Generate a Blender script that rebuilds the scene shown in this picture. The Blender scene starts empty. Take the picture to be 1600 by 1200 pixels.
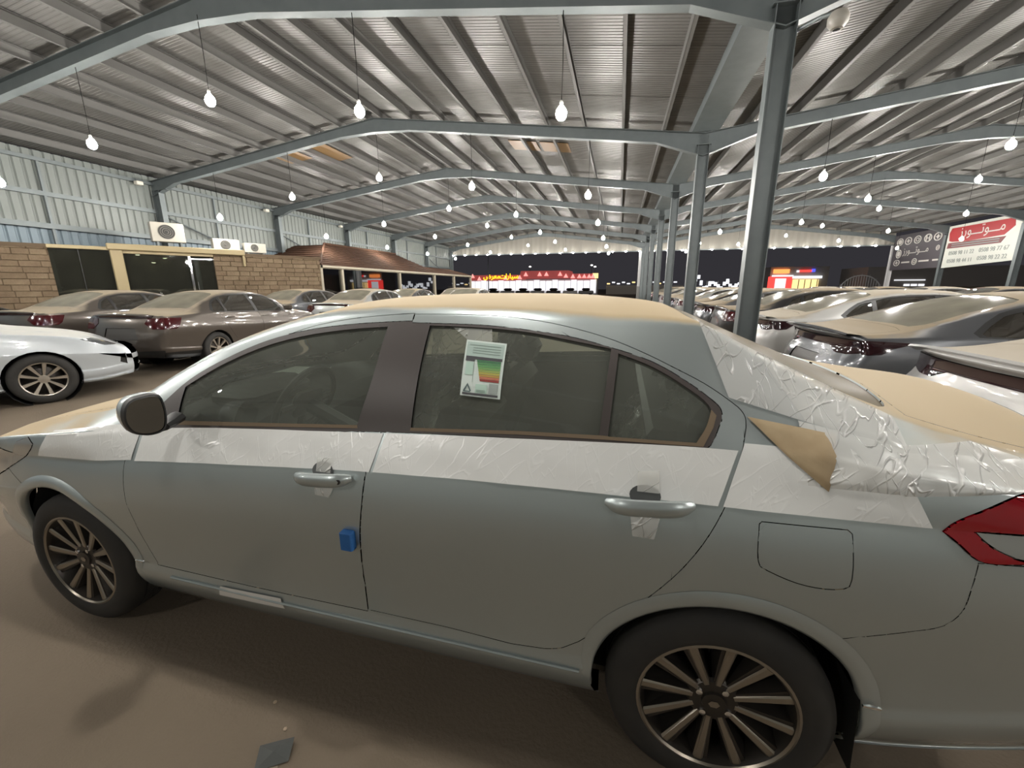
import bpy, bmesh, math, random
import numpy as np
from mathutils import Matrix, Vector
random.seed(7)
SC=bpy.context.scene
COL=SC.collection
# ------------------------------------------------------------------ camera
F_PX,PITCH,YAW,ROLL,EYE=639.19,.2332,.2519,-.0038,1.505
cam_d=bpy.data.cameras.new('camera'); cam_o=bpy.data.objects.new('camera',cam_d); COL.objects.link(cam_o)
cam_d.sensor_width=36.0; cam_d.lens=F_PX/1600*36.0; cam_d.clip_start=.05; cam_d.clip_end=600
_fw=Vector((-math.sin(YAW)*math.cos(PITCH),math.cos(YAW)*math.cos(PITCH),-math.sin(PITCH)))
_r=Vector((math.cos(YAW),math.sin(YAW),0)); _u=_r.cross(_fw)
_r2=_r*math.cos(ROLL)+_u*math.sin(ROLL); _u2=-_r*math.sin(ROLL)+_u*math.cos(ROLL)
_m=Matrix((_r2,_u2,-_fw)).transposed().to_4x4(); _m.translation=Vector((0,0,EYE))
cam_o.matrix_world=_m
SC.camera=cam_o
# ------------------------------------------------------------------ night sky, exposure
wd=bpy.data.worlds.new('night_sky'); SC.world=wd; wd.use_nodes=True
wd.node_tree.nodes['Background'].inputs[0].default_value=(.90,.86,1.0,1)
wd.node_tree.nodes['Background'].inputs[1].default_value=.024
SC.view_settings.view_transform='Standard'; SC.view_settings.look='None'
SC.view_settings.gamma=1.0; SC.view_settings.use_curve_mapping=False
SC.view_settings.exposure=0.62
BULB_STRENGTH=480.0     # emission of one hanging bulb
try:
    SC.cycles.use_denoising=True; SC.cycles.use_light_tree=True
    SC.cycles.max_bounces=8; SC.cycles.transparent_max_bounces=16; SC.cycles.sample_clamp_indirect=4.0
    SC.cycles.caustics_reflective=False; SC.cycles.caustics_refractive=False
except Exception: pass
# ---------------------------------------------------------------- car surface maths
def pchip(kn):
    xs=np.array([k[0] for k in kn],float); ys=np.array([k[1] for k in kn],float)
    h=np.diff(xs); d=np.diff(ys)/h; m=np.zeros(len(xs))
    m[0]=d[0]; m[-1]=d[-1]
    for i in range(1,len(xs)-1):
        if d[i-1]*d[i]>0:
            w1=2*h[i]+h[i-1]; w2=h[i]+2*h[i-1]
            m[i]=(w1+w2)/(w1/d[i-1]+w2/d[i])
    def f(x):
        x=min(max(x,xs[0]),xs[-1]); i=min(max(int(np.searchsorted(xs,x))-1,0),len(h)-1)
        t=(x-xs[i])/h[i]; t2=t*t; t3=t2*t
        return float((2*t3-3*t2+1)*ys[i]+(t3-2*t2+t)*h[i]*m[i]+(3*t2-2*t3)*ys[i+1]+(t3-t2)*h[i]*m[i+1])
    return f

def catmull(P,n,lin=False):
    """sample control points with centripetal-ish Catmull-Rom, n = points per span"""
    P=[np.array(p,float) for p in P]; out=[]
    for i in range(len(P)-1):
        a=P[i-1] if i else 2*P[0]-P[1]; b=P[i]; c=P[i+1]
        d=P[i+2] if i+2<len(P) else 2*P[-1]-P[-2]
        lb=np.linalg.norm(c-b)+1e-9; la=np.linalg.norm(b-a)+1e-9; ld=np.linalg.norm(d-c)+1e-9
        t1=((b-a)/la*lb+(c-b))/2 if la>1e-6 else c-b
        t2=((d-c)/ld*lb+(c-b))/2 if ld>1e-6 else c-b
        k=n[i] if isinstance(n,(list,tuple)) else n
        for j in range(k):
            t=j/k; u2=t*t; u3=u2*t
            out.append((2*u3-3*u2+1)*b+(u3-2*u2+t)*t1+(3*u2-2*u3)*c+(u3-u2)*t2)
    out.append(P[-1]); return out

class CarSurf:
    """half car body (y>0), x rearwards from the front axle, lofted over x stations"""
    def __init__(s,K,dens=1.0):
        s.K=K; s.f={k:pchip(v) for k,v in K['curves'].items()}; s.dens=dens
    def section(s,x):
        f=s.f; K=s.K; w=f['w'](x); zs=f['sill'](x); zc=f['char'](x); zb=f['belt'](x); yb=f['beltY'](x)
        ye,ze=f['edgeY'](x),f['edge'](x); zt=f['top'](x); W=K['W']; cr=f['crease'](x)
        lo=[(.56*w,zs+.012),(.765*w*W,zs),(.822*w*W,zs+.075),(.846*w*W,zs+.155),(.836*w*W,zs+.20),(.866*w*W,.40*zc+.60*(zs+.2)),(.8815*w*W,.63*zc+.37*(zs+.2)),(.878*w*W,zc-.13),(.867*w*W,zc-.07),(.8545*w*W,zc-.025),(.8465*w*W,zc)]
        n=[1,2,3,3,2,4,3,2,2,2,2] if s.dens>=1 else [1,1,2,2,1,2,1,1,1,1,1]
        A=catmull(lo,n)
        yc=.8465*w*W; bl=.006*(1-cr)
        mid=[lo[-1],(yc*.9+yb*.1+bl*.5,.9*zc+.1*zb),(yc*.5+yb*.5+bl+.001,.5*zc+.5*zb),(yb,zb)]
        B=catmull(mid,[2,4,4] if s.dens>=1 else [1,1,2])
        nb=12 if s.dens>=1 else 6
        C=[]
        bu=f['bulge'](x)
        for j in range(nb+1):
            t=j/nb; b=4*t*(1-t)
            y=yb+(ye-yb)*t; z=zb+(ze-zb)*t
            C.append(np.array([y+bu*b+.02*0,z+bu*.35*b]))
        nt=12 if s.dens>=1 else 6
        D=[]
        rd=min(.05,ye*.3)
        for j in range(1,nt+1):
            t=j/nt; y=ye*(1-t)
            e=1-(1-t)**f['crown'](x)
            D.append(np.array([y,ze+(zt-ze)*e]))
        rows=A+B[1:]+C[1:]+D
        s.iC=len(A)+len(B)-2; s.iE=s.iC+nb; s.iK=len(A)-1
        return np.array(rows)
    def grid(s,xs):
        G=[]
        for x in xs:
            r=s.section(x); G.append(np.column_stack([np.full(len(r),x),r]))
        G=np.array(G)
        # rear / front ends lean: shift x with height (bumper out, deck in)
        for k,(sgn) in (('lean_r',1),('lean_f',-1)):
            L=s.K.get(k)
            if L:
                fx=pchip(L['dx']); x0,x1=L['x']
                t=np.clip((G[:,:,0]-x0)/(x1-x0),0,1); t=t*t
                G[:,:,0]+=t*np.vectorize(fx)(G[:,:,2])
        return G

def grid_normals(G):
    du=np.gradient(G,axis=0); dv=np.gradient(G,axis=1)
    n=np.cross(dv,du); n/=np.linalg.norm(n,axis=2,keepdims=True)+1e-12
    # outward (y>0 half): make y or z positive
    flip=(n[:,:,1]+n[:,:,2])<0
    n[flip]*=-1
    n[:,-1,1]=0; n/=np.linalg.norm(n,axis=2,keepdims=True)+1e-12
    return n

HERO=dict(W=1.0,curves=dict(
  w=[(-.86,.72),(-.8,.78),(-.7,.845),(-.5,.915),(-.25,.962),(.1,.985),(.6,.995),(1.4,1.0),(2.2,1.0),(2.7,.995),(3.0,.982),(3.2,.958),(3.4,.92),(3.52,.885),(3.6,.84)],
  sill=[(-.86,.23),(-.5,.19),(.5,.195),(2.2,.20),(3.0,.22),(3.6,.29)],
  char=[(-.86,.60),(-.6,.70),(-.35,.765),(-.1,.80),(.1,.815),(.3,.826),(.52,.852),(1.15,.904),(1.56,.932),(2.05,.950),(2.6,.957),(3.0,.958),(3.6,.955)],
  crease=[(-.86,0),(-.3,.15),(.3,.4),(.6,.9),(.9,1.0),(2.7,1.0),(3.1,.6),(3.6,.4)],
  belt=[(-.86,.645),(-.7,.745),(-.5,.82),(-.25,.868),(0,.905),(.3,.945),(.49,.972),(.74,1.002),(1.53,1.054),(2.05,1.083),(2.55,1.102),(2.8,1.098),(3.0,1.075),(3.2,1.05),(3.45,1.02),(3.6,1.0)],
  beltY=[(-.86,.60),(-.7,.70),(-.5,.765),(-.25,.80),(.1,.815),(.6,.786),(1.4,.787),(2.3,.787),(2.7,.784),(3.0,.80),(3.3,.765),(3.6,.70)],
  edge=[(-.86,.665),(-.7,.77),(-.5,.848),(-.25,.905),(0,.958),(.2,.995),(.34,1.035),(.45,1.085),(.62,1.175),(.85,1.285),(1.05,1.358),(1.22,1.402),(1.40,1.428),(1.6,1.438),(1.9,1.437),(2.1,1.427),(2.3,1.413),(2.42,1.412),(2.53,1.403),(2.63,1.356),(2.74,1.300),(2.90,1.223),(3.05,1.166),(3.2,1.125),(3.35,1.09),(3.5,1.06),(3.6,1.04)],
  edgeY=[(-.86,.50),(-.7,.585),(-.5,.64),(-.25,.665),(0,.68),(.2,.695),(.34,.70),(.45,.69),(.85,.645),(1.22,.60),(1.6,.585),(2.0,.583),(2.4,.575),(2.74,.60),(3.05,.63),(3.3,.63),(3.6,.58)],
  bulge=[(-.86,.0),(.2,.0),(.5,.005),(.9,.018),(1.6,.022),(2.3,.022),(2.7,.01),(3.0,.004),(3.6,0)],
  top=[(-.86,.675),(-.78,.75),(-.65,.82),(-.45,.892),(-.2,.945),(.05,1.0),(.22,1.04),(.3,1.075),(.5,1.18),(.8,1.325),(1.05,1.412),(1.25,1.452),(1.45,1.468),(1.75,1.476),(2.05,1.474),(2.3,1.459),(2.45,1.441),(2.56,1.414),(2.7,1.355),(2.9,1.27),(3.08,1.20),(3.2,1.168),(3.35,1.15),(3.5,1.142),(3.57,1.13),(3.6,1.10)],
  crown=[(-.86,2.2),(.2,2.4),(.6,2.0),(1.2,2.2),(1.5,2.6),(2.4,2.6),(3.6,2.4)]),
  lean_r=dict(x=(3.2,3.6),dx=[(.1,.0),(.3,.03),(.55,.06),(.7,.05),(.85,.0),(1.0,-.03),(1.2,-.02)]),
  lean_f=dict(x=(-.3,-.86),dx=[(.1,-.01),(.4,-.05),(.55,-.04),(.7,.03),(.8,.06)]))
# ------------------------------------------------------------------ helpers
def srgb(r,g,b):
    f=lambda c:(c/255/12.92 if c/255<=.04045 else ((c/255+.055)/1.055)**2.4)
    return (f(r),f(g),f(b),1)
MATS={}
def mat(name,col=(.5,.5,.5,1),rough=.5,metal=0,coat=0,spec=.5,emit=None,estr=0,noise=None,bump=None,aniso=0):
    """noise=(scale,amount,col2[,detail]) mottles the colour, bump=(scale,strength)"""
    if name in MATS: return MATS[name]
    m=bpy.data.materials.new(name); m.use_nodes=True; nt=m.node_tree; b=nt.nodes['Principled BSDF']
    b.inputs['Base Color'].default_value=col; b.inputs['Roughness'].default_value=rough; b.inputs['Metallic'].default_value=metal
    b.inputs['Coat Weight'].default_value=coat; b.inputs['Coat Roughness'].default_value=.06; b.inputs['Specular IOR Level'].default_value=spec
    tc=None
    if noise or bump: tc=nt.nodes.new('ShaderNodeTexCoord')
    if noise:
        n=nt.nodes.new('ShaderNodeTexNoise'); n.inputs['Scale'].default_value=noise[0]; n.inputs['Detail'].default_value=noise[3] if len(noise)>3 else 6
        nt.links.new(tc.outputs['Object'],n.inputs['Vector'])
        r=nt.nodes.new('ShaderNodeMapRange'); r.inputs[1].default_value=.35; r.inputs[2].default_value=.65; r.inputs[3].default_value=0; r.inputs[4].default_value=noise[1]
        mx=nt.nodes.new('ShaderNodeMix'); mx.data_type='RGBA'; mx.inputs[6].default_value=col; mx.inputs[7].default_value=noise[2]
        nt.links.new(n.outputs[0],r.inputs[0]); nt.links.new(r.outputs[0],mx.inputs[0]); nt.links.new(mx.outputs[2],b.inputs['Base Color'])
    if bump:
        n=nt.nodes.new('ShaderNodeTexNoise'); n.inputs['Scale'].default_value=bump[0]; n.inputs['Detail'].default_value=5
        nt.links.new(tc.outputs['Object'],n.inputs['Vector'])
        bp=nt.nodes.new('ShaderNodeBump'); bp.inputs['Strength'].default_value=bump[1]; bp.inputs['Distance'].default_value=.02
        nt.links.new(n.outputs[0],bp.inputs['Height']); nt.links.new(bp.outputs[0],b.inputs['Normal'])
    if emit:
        b.inputs['Emission Color'].default_value=emit; b.inputs['Emission Strength'].default_value=estr
    MATS[name]=m; return m
def glass_mat(name,tint,rough=.02,refl=1.0,dust=0,dustcol=(.35,.31,.25,1)):
    if name in MATS: return MATS[name]
    m=bpy.data.materials.new(name); m.use_nodes=True; nt=m.node_tree; nt.nodes.clear()
    out=nt.nodes.new('ShaderNodeOutputMaterial'); tr=nt.nodes.new('ShaderNodeBsdfTransparent'); tr.inputs[0].default_value=tint
    gl=nt.nodes.new('ShaderNodeBsdfGlossy'); gl.inputs['Roughness'].default_value=rough
    fr=nt.nodes.new('ShaderNodeFresnel'); fr.inputs[0].default_value=1.52
    mul=nt.nodes.new('ShaderNodeMath'); mul.operation='MULTIPLY'; mul.inputs[1].default_value=refl; mul.use_clamp=True
    mx=nt.nodes.new('ShaderNodeMixShader')
    nt.links.new(fr.outputs[0],mul.inputs[0]); nt.links.new(mul.outputs[0],mx.inputs[0]); nt.links.new(tr.outputs[0],mx.inputs[1]); nt.links.new(gl.outputs[0],mx.inputs[2])
    last=mx
    if dust:
        df=nt.nodes.new('ShaderNodeBsdfDiffuse'); df.inputs[0].default_value=dustcol
        tc=nt.nodes.new('ShaderNodeTexCoord'); n=nt.nodes.new('ShaderNodeTexNoise'); n.inputs['Scale'].default_value=3; n.inputs['Detail'].default_value=6
        nt.links.new(tc.outputs['Object'],n.inputs['Vector'])
        r=nt.nodes.new('ShaderNodeMapRange'); r.inputs[1].default_value=.3; r.inputs[2].default_value=.7; r.inputs[3].default_value=dust*.8; r.inputs[4].default_value=min(1,dust*1.15)
        nt.links.new(n.outputs[0],r.inputs[0])
        m2=nt.nodes.new('ShaderNodeMixShader'); nt.links.new(r.outputs[0],m2.inputs[0]); nt.links.new(mx.outputs[0],m2.inputs[1]); nt.links.new(df.outputs[0],m2.inputs[2]); last=m2
    nt.links.new(last.outputs[0],out.inputs[0]); MATS[name]=m; return m
def film_mat(name,alpha,col=(.8,.8,.78,1),wr=1.0):
    if name in MATS: return MATS[name]
    m=bpy.data.materials.new(name); m.use_nodes=True; nt=m.node_tree; b=nt.nodes['Principled BSDF']
    b.inputs['Base Color'].default_value=col; b.inputs['Roughness'].default_value=.22
    tc=nt.nodes.new('ShaderNodeTexCoord')
    def ridge(sc,rot,off,w):   # long thin creases: the level line of a stretched noise
        mp=nt.nodes.new('ShaderNodeMapping'); mp.inputs['Scale'].default_value=sc; mp.inputs['Rotation'].default_value=(0,rot,0); mp.inputs['Location'].default_value=(off,0,off)
        nz=nt.nodes.new('ShaderNodeTexNoise'); nz.inputs['Scale'].default_value=1; nz.inputs['Detail'].default_value=1.5
        m0=nt.nodes.new('ShaderNodeMapping'); m0.inputs['Rotation'].default_value=(0,rot,0); nt.links.new(tc.outputs['Object'],m0.inputs['Vector']); mp.inputs['Rotation'].default_value=(0,0,0)
        nt.links.new(m0.outputs[0],mp.inputs['Vector']); nt.links.new(mp.outputs[0],nz.inputs['Vector'])
        a=nt.nodes.new('ShaderNodeMath'); a.operation='SUBTRACT'; a.inputs[1].default_value=.5; nt.links.new(nz.outputs[0],a.inputs[0])
        c=nt.nodes.new('ShaderNodeMath'); c.operation='ABSOLUTE'; nt.links.new(a.outputs[0],c.inputs[0])
        r=nt.nodes.new('ShaderNodeMapRange'); r.inputs[1].default_value=0; r.inputs[2].default_value=w; r.inputs[3].default_value=1; r.inputs[4].default_value=0; nt.links.new(c.outputs[0],r.inputs[0]); return r
    r1=ridge((5,5,24),.75,3,.022); r2=ridge((26,5,5),.25,9,.018); mk=ridge((7,7,7),.0,5,.22)
    mm=nt.nodes.new('ShaderNodeMath'); mm.operation='MAXIMUM'; nt.links.new(r1.outputs[0],mm.inputs[0]); nt.links.new(r2.outputs[0],mm.inputs[1])
    r=nt.nodes.new('ShaderNodeMath'); r.operation='MULTIPLY'; nt.links.new(mm.outputs[0],r.inputs[0]); nt.links.new(mk.outputs[0],r.inputs[1])
    bp=nt.nodes.new('ShaderNodeBump'); bp.inputs['Strength'].default_value=.7*wr; bp.inputs['Distance'].default_value=.012; nt.links.new(r.outputs[0],bp.inputs['Height']); nt.links.new(bp.outputs[0],b.inputs['Normal'])
    al=nt.nodes.new('ShaderNodeMath'); al.operation='MULTIPLY_ADD'; al.inputs[1].default_value=.28*wr; al.inputs[2].default_value=alpha; al.use_clamp=True; nt.links.new(r.outputs[0],al.inputs[0]); nt.links.new(al.outputs[0],b.inputs['Alpha'])
    MATS[name]=m; return m
def paint(name,col,metal=.4,rough=.32,dust=.0,dustcol=(.40,.34,.26,1),lo=.55,hi=.85):
    """car paint under clear coat; dust settles where the panel faces up"""
    if name in MATS: return MATS[name]
    m=mat(name,col,rough,metal,1.0); nt=m.node_tree; b=nt.nodes['Principled BSDF']
    if dust>0:
        g=nt.nodes.new('ShaderNodeNewGeometry'); sp=nt.nodes.new('ShaderNodeSeparateXYZ'); nt.links.new(g.outputs['Normal'],sp.inputs[0])
        tc=nt.nodes.new('ShaderNodeTexCoord'); n=nt.nodes.new('ShaderNodeTexNoise'); n.inputs['Scale'].default_value=5; n.inputs['Detail'].default_value=8
        nt.links.new(tc.outputs['Object'],n.inputs['Vector'])
        ad=nt.nodes.new('ShaderNodeMath'); ad.operation='MULTIPLY_ADD'; ad.inputs[1].default_value=.22; ad.inputs[2].default_value=-.11
        nt.links.new(n.outputs[0],ad.inputs[0])
        a2=nt.nodes.new('ShaderNodeMath'); nt.links.new(sp.outputs[2],a2.inputs[0]); nt.links.new(ad.outputs[0],a2.inputs[1])
        r=nt.nodes.new('ShaderNodeMapRange'); r.interpolation_type='SMOOTHSTEP'; r.inputs[1].default_value=lo; r.inputs[2].default_value=hi; r.inputs[3].default_value=0; r.inputs[4].default_value=dust
        nt.links.new(a2.outputs[0],r.inputs[0])
        mx=nt.nodes.new('ShaderNodeMix'); mx.data_type='RGBA'; mx.inputs[6].default_value=col; mx.inputs[7].default_value=dustcol
        nt.links.new(r.outputs[0],mx.inputs[0]); nt.links.new(mx.outputs[2],b.inputs['Base Color'])
        def lerp(sock,v0,v1):
            q=nt.nodes.new('ShaderNodeMapRange'); q.inputs[2].default_value=dust; q.inputs[3].default_value=v0; q.inputs[4].default_value=v1; nt.links.new(r.outputs[0],q.inputs[0]); nt.links.new(q.outputs[0],b.inputs[sock])
        lerp('Roughness',rough,.75); lerp('Metallic',metal,0); lerp('Coat Weight',1,0); lerp('Specular IOR Level',.5,.2)
    return m
class MB:
    def __init__(s): s.v=[]; s.f=[]
    def add(s,v,f,M=None):
        o=len(s.v)
        if M is not None: v=[tuple(M@Vector(p)) for p in v]
        s.v+= [tuple(p) for p in v]; s.f+=[tuple(i+o for i in q) for q in f]; return s
    def box(s,x0,x1,y0,y1,z0,z1,M=None):
        v=[(x,y,z) for z in (z0,z1) for y in (y0,y1) for x in (x0,x1)]
        return s.add(v,[(0,2,3,1),(4,5,7,6),(0,1,5,4),(2,6,7,3),(0,4,6,2),(1,3,7,5)],M)
    def bev(s,x0,x1,y0,y1,z0,z1,b=.01,M=None):
        """box with chamfered vertical and top edges"""
        def ring(d,z): return [(x0+d+b,y0+d,z),(x1-d-b,y0+d,z),(x1-d,y0+d+b,z),(x1-d,y1-d-b,z),(x1-d-b,y1-d,z),(x0+d+b,y1-d,z),(x0+d,y1-d-b,z),(x0+d,y0+d+b,z)]
        v=ring(b,z0)+ring(0,z0+b)+ring(0,z1-b)+ring(b,z1); f=[tuple(range(7,-1,-1)),tuple(range(24,32))]
        for k in range(3):
            for i in range(8): f.append((k*8+i,k*8+(i+1)%8,k*8+8+(i+1)%8,k*8+8+i))
        return s.add(v,f,M)
    def tube(s,path,r,n=8,cap=True,ry=None,up=(0,0,1)):
        P=[Vector(p) for p in path]; v=[]; f=[]
        for i,p in enumerate(P):
            t=(P[min(i+1,len(P)-1)]-P[max(i-1,0)]).normalized()
            a=t.cross(Vector(up)); 
            if a.length<1e-3: a=t.cross(Vector((1,0,0)))
            a.normalize(); b=a.cross(t)
            ra=r[i] if isinstance(r,(list,tuple)) else r; rb=(ry[i] if isinstance(ry,(list,tuple)) else ry) if ry else ra
            for k in range(n):
                w=2*math.pi*k/n; v.append(p+a*math.cos(w)*ra+b*math.sin(w)*rb)
        for i in range(len(P)-1):
            for k in range(n): f.append((i*n+k,i*n+(k+1)%n,(i+1)*n+(k+1)%n,(i+1)*n+k))
        if cap: f.append(tuple(range(n-1,-1,-1))); f.append(tuple(range((len(P)-1)*n,len(P)*n)))
        return s.add(v,f)
    def lathe(s,prof,n=32,M=None,a0=0,a1=2*math.pi,cap=False):
        """profile (r,h) turned about z"""
        full=abs(a1-a0-2*math.pi)<1e-6; m=n if full else n+1; v=[]; f=[]
        for r,h in prof:
            for k in range(m):
                w=a0+(a1-a0)*k/n; v.append((r*math.cos(w),r*math.sin(w),h))
        for i in range(len(prof)-1):
            for k in range(n):
                k2=(k+1)%m; f.append((i*m+k,i*m+k2,(i+1)*m+k2,(i+1)*m+k))
        if cap and full: f.append(tuple(range(m-1,-1,-1))); f.append(tuple((len(prof)-1)*m+k for k in range(m)))
        return s.add(v,f,M)
    def prism(s,poly,z0,z1,M=None):
        n=len(poly); v=[(x,y,z0) for x,y in poly]+[(x,y,z1) for x,y in poly]
        f=[tuple(range(n-1,-1,-1)),tuple(range(n,2*n))]+[(i,(i+1)%n,n+(i+1)%n,n+i) for i in range(n)]
        return s.add(v,f,M)
    def mesh(s,name,m,smooth=False):
        me=bpy.data.meshes.new(name); me.from_pydata(s.v,[],s.f); me.materials.append(m)
        if smooth: 
            me.polygons.foreach_set('use_smooth',[True]*len(me.polygons))
            if smooth!='all':
                try: me.set_sharp_from_angle(angle=math.radians(38))
                except Exception: pass
        me.update(); return me
    def build(s,name,m,parent=None,smooth=False,loc=None,label=None):
        return place(name,s.mesh(name,m,smooth),parent,loc,label=label)
def place(name,me,parent=None,loc=None,rot=None,scale=None,label=None):
    o=bpy.data.objects.new(name,me); COL.objects.link(o)
    if parent: o.parent=parent
    if loc is not None: o.location=loc
    if rot is not None: o.rotation_euler=rot
    if scale is not None: o.scale=scale
    if label: o['label']=label
    return o
def tag(o,label,cat,group=None,kind=None):
    o['label']=label; o['category']=cat
    if group: o['group']=group
    if kind: o['kind']=kind
    return o
def thing(name,label,cat,loc=(0,0,0),rotz=0,group=None):
    o=bpy.data.objects.new(name,None); COL.objects.link(o); o.location=loc; o.rotation_euler=(0,0,rotz); o.empty_display_size=.1
    return tag(o,label,cat,group)
def struct(name,loc=(0,0,0),rotz=0,label=None):
    o=bpy.data.objects.new(name,None); COL.objects.link(o); o.location=loc; o.rotation_euler=(0,0,rotz); o['kind']='structure'
    if label: o['label']=label
    return o
ORD=['first','second','third','fourth','fifth','sixth','seventh','eighth','ninth','tenth','eleventh','twelfth']
def text_mesh(body,size,depth=.01,align='CENTER',bold=0):
    """extruded lettering in its own xy plane"""
    c=bpy.data.curves.new('lettering','FONT'); c.body=body; c.size=size; c.extrude=depth; c.align_x=align; c.resolution_u=3; c.offset=bold
    o=bpy.data.objects.new('lettering',c); COL.objects.link(o)
    dg=bpy.context.evaluated_depsgraph_get(); ev=o.evaluated_get(dg); me=bpy.data.meshes.new_from_object(ev)
    bpy.data.objects.remove(o); bpy.data.curves.remove(c); return me
def axes_matrix(origin,ex,ey):
    ex=Vector(ex).normalized(); ey=Vector(ey).normalized(); ez=ex.cross(ey)
    M=Matrix((ex,ey,ez)).transposed().to_4x4(); M.translation=Vector(origin); return M
# ------------------------------------------------------------------ the shed
XC,Y1,S=1.79,6.60,5.2535             # middle column row, first visible frame, bay length
XW,XE=-15.98,19.64                   # left wall, right edge
RIDGE_L,RIDGE_R=-7.13,10.70
FRAMES=[Y1+S*k for k in range(-1,7)]; YB=FRAMES[0]-2*S-.4 # frame 0 stands over the silver car, the last one carries the far fascia
YEND=FRAMES[-1]
ZV,ZR=5.10,6.24                      # top of rafter at valley/eave and at ridge
def roof_z(x):                       # top of rafter line
    if x<XC:
        return ZV+(ZR-ZV)*(1-abs(x-RIDGE_L)/(XC-RIDGE_L)) if x>RIDGE_L else ZV+(ZR-ZV)*(1-(RIDGE_L-x)/(RIDGE_L-XW))
    return ZV+(ZR-ZV)*(1-abs(x-RIDGE_R)/(RIDGE_R-XC))
M_floor=mat('sandy_asphalt',srgb(122,110,95),.9,0,0,.25,noise=(.9,.55,srgb(106,95,82),10),bump=(60,.25))
M_steel=mat('grey_painted_steel',srgb(108,115,116),.45,.25,noise=(4,.5,srgb(94,101,103)))
M_purlin=mat('dark_galvanised_purlin',srgb(96,95,92),.6,.1)
M_sheet=mat('foil_faced_roof_sheet',srgb(112,111,108),.46,.3,noise=(1.6,.6,srgb(95,93,90)))
M_wall=mat('pale_green_ribbed_sheet',srgb(117,122,118),.5,.1,noise=(.8,.5,srgb(105,111,108)))
M_wall_lo=mat('blue_grey_ribbed_sheet',srgb(108,122,130),.45,.15,noise=(1.2,.5,srgb(92,105,114)))
M_fascia=mat('cream_ribbed_sheet',srgb(140,136,127),.6,.0)
M_brownpatch=mat('brown_roof_panel',srgb(128,100,62),.5)
fl=MB()
fl.add([(-130,-25,0),(130,-25,0),(130,230,0),(-130,230,0)],[(0,1,2,3)])
o=fl.build('floor',M_floor); o['kind']='structure'; o['label']='dusty brown asphalt yard floor'
ceil=struct('ceiling',label='grey sheet metal roof on steel purlins and rafters')
# roof sheets: one metre wide, fine ribs running up the slope
def sheet_mesh(L,name):
    mb=MB(); pr=[]; nr=12; p=1.02/nr
    for k in range(nr):
        y=k*p; pr+=[(y,0),(y+p*.45,0),(y+p*.55,-.006),(y+p*.9,-.006)]
    pr.append((1.02,0)); v=[];f=[]
    for (y,z) in pr: v+=[(0,y,z),(L,y,z)]
    for k in range(len(pr)-1): f.append((2*k,2*k+1,2*k+3,2*k+2))
    mb.add(v,f); return mb.mesh(name,M_sheet)
slopes=[(XW-.1,RIDGE_L),(XC,RIDGE_L),(XC,RIDGE_R),(XE+.1,RIDGE_R)]
for (xa,xb) in slopes:
    za,zb=roof_z(max(min(xa,XE),XW))+.20,roof_z(xb)+.20
    L=math.hypot(xb-xa,zb-za); me=sheet_mesh(L,'roof_sheet'); a=math.atan2(zb-za,abs(xb-xa)); y=YB; k=0
    while y<YEND+.3:
        o=place('roof_sheet',me,ceil)
        if xb>xa: o.rotation_euler=(0,-a,0); o.location=(xa,y,za+(.006 if k%2 else 0))
        else: o.rotation_euler=(0,-a,math.pi); o.location=(xa,y+1.02,za+(.006 if k%2 else 0))
        y+=1.0; k+=1
# purlins (C sections), one per bay
pm=MB(); pm.box(-.006,.006,0,S,0,.19); pm.box(-.006,.06,0,S,0,.008); pm.box(-.006,.06,0,S,.182,.19); PM=pm.mesh('purlin',M_purlin)
for (xa,xb) in slopes:
    for d in (.22,1.15,2.12,3.09,4.06,5.03,6.0,6.97,7.95):
        x=xb+(d if xa>xb else -d)
        if not XW<x<XE: continue
        for y in FRAMES[:-1]:
            place('purlin',PM,ceil,(x,y,roof_z(x)))
        place('purlin',PM,ceil,(x,YB,roof_z(x)),scale=(1,(FRAMES[0]-YB)/S,1))
# rafters: I beams with haunches
def rafter(xa,xb,y,parent):
    mb=MB(); za,zb=roof_z(xa),roof_z(xb); N=8; pts=[]
    for i in range(N+1):
        t=i/N; x=xa+(xb-xa)*t; z=za+(zb-za)*t
        dep=.27+.24*max(0,1-t*8)+.10*max(0,1-(1-t)*9)
        pts.append((x,z,dep))
    for i in range(N):
        (x0,z0,d0),(x1,z1,d1)=pts[i],pts[i+1]
        def bar(a,b,c,d,w):  # four corners in xz, width w in y
            v=[(p[0],y+s*w,p[1]) for s in (-1,1) for p in (a,b,c,d)]
            mb.add(v,[(0,1,2,3),(7,6,5,4),(0,4,5,1),(1,5,6,2),(2,6,7,3),(3,7,4,0)])
        bar((x0,z0),(x1,z1),(x1,z1-.014),(x0,z0-.014),.085)
        bar((x0,z0-d0+.014),(x1,z1-d1+.014),(x1,z1-d1),(x0,z0-d0),.085)
        bar((x0,z0-.014),(x1,z1-.014),(x1,z1-d1+.014),(x0,z0-d0+.014),.006)
    mb.build('rafter',M_steel,parent)
for y in [FRAMES[0]-2*S,FRAMES[0]-S]+FRAMES:
    for (xa,xb) in slopes: rafter(max(min(xa,XE),XW),xb,y,ceil)
# valley gutter over the middle columns
g=MB(); g.box(XC-.28,XC+.28,YB,YEND,ZV+.02,ZV+.035); g.box(XC-.30,XC-.28,YB,YEND,ZV+.02,ZV+.24); g.box(XC+.28,XC+.30,YB,YEND,ZV+.02,ZV+.24)
g.build('valley_gutter',M_steel,ceil)
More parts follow.
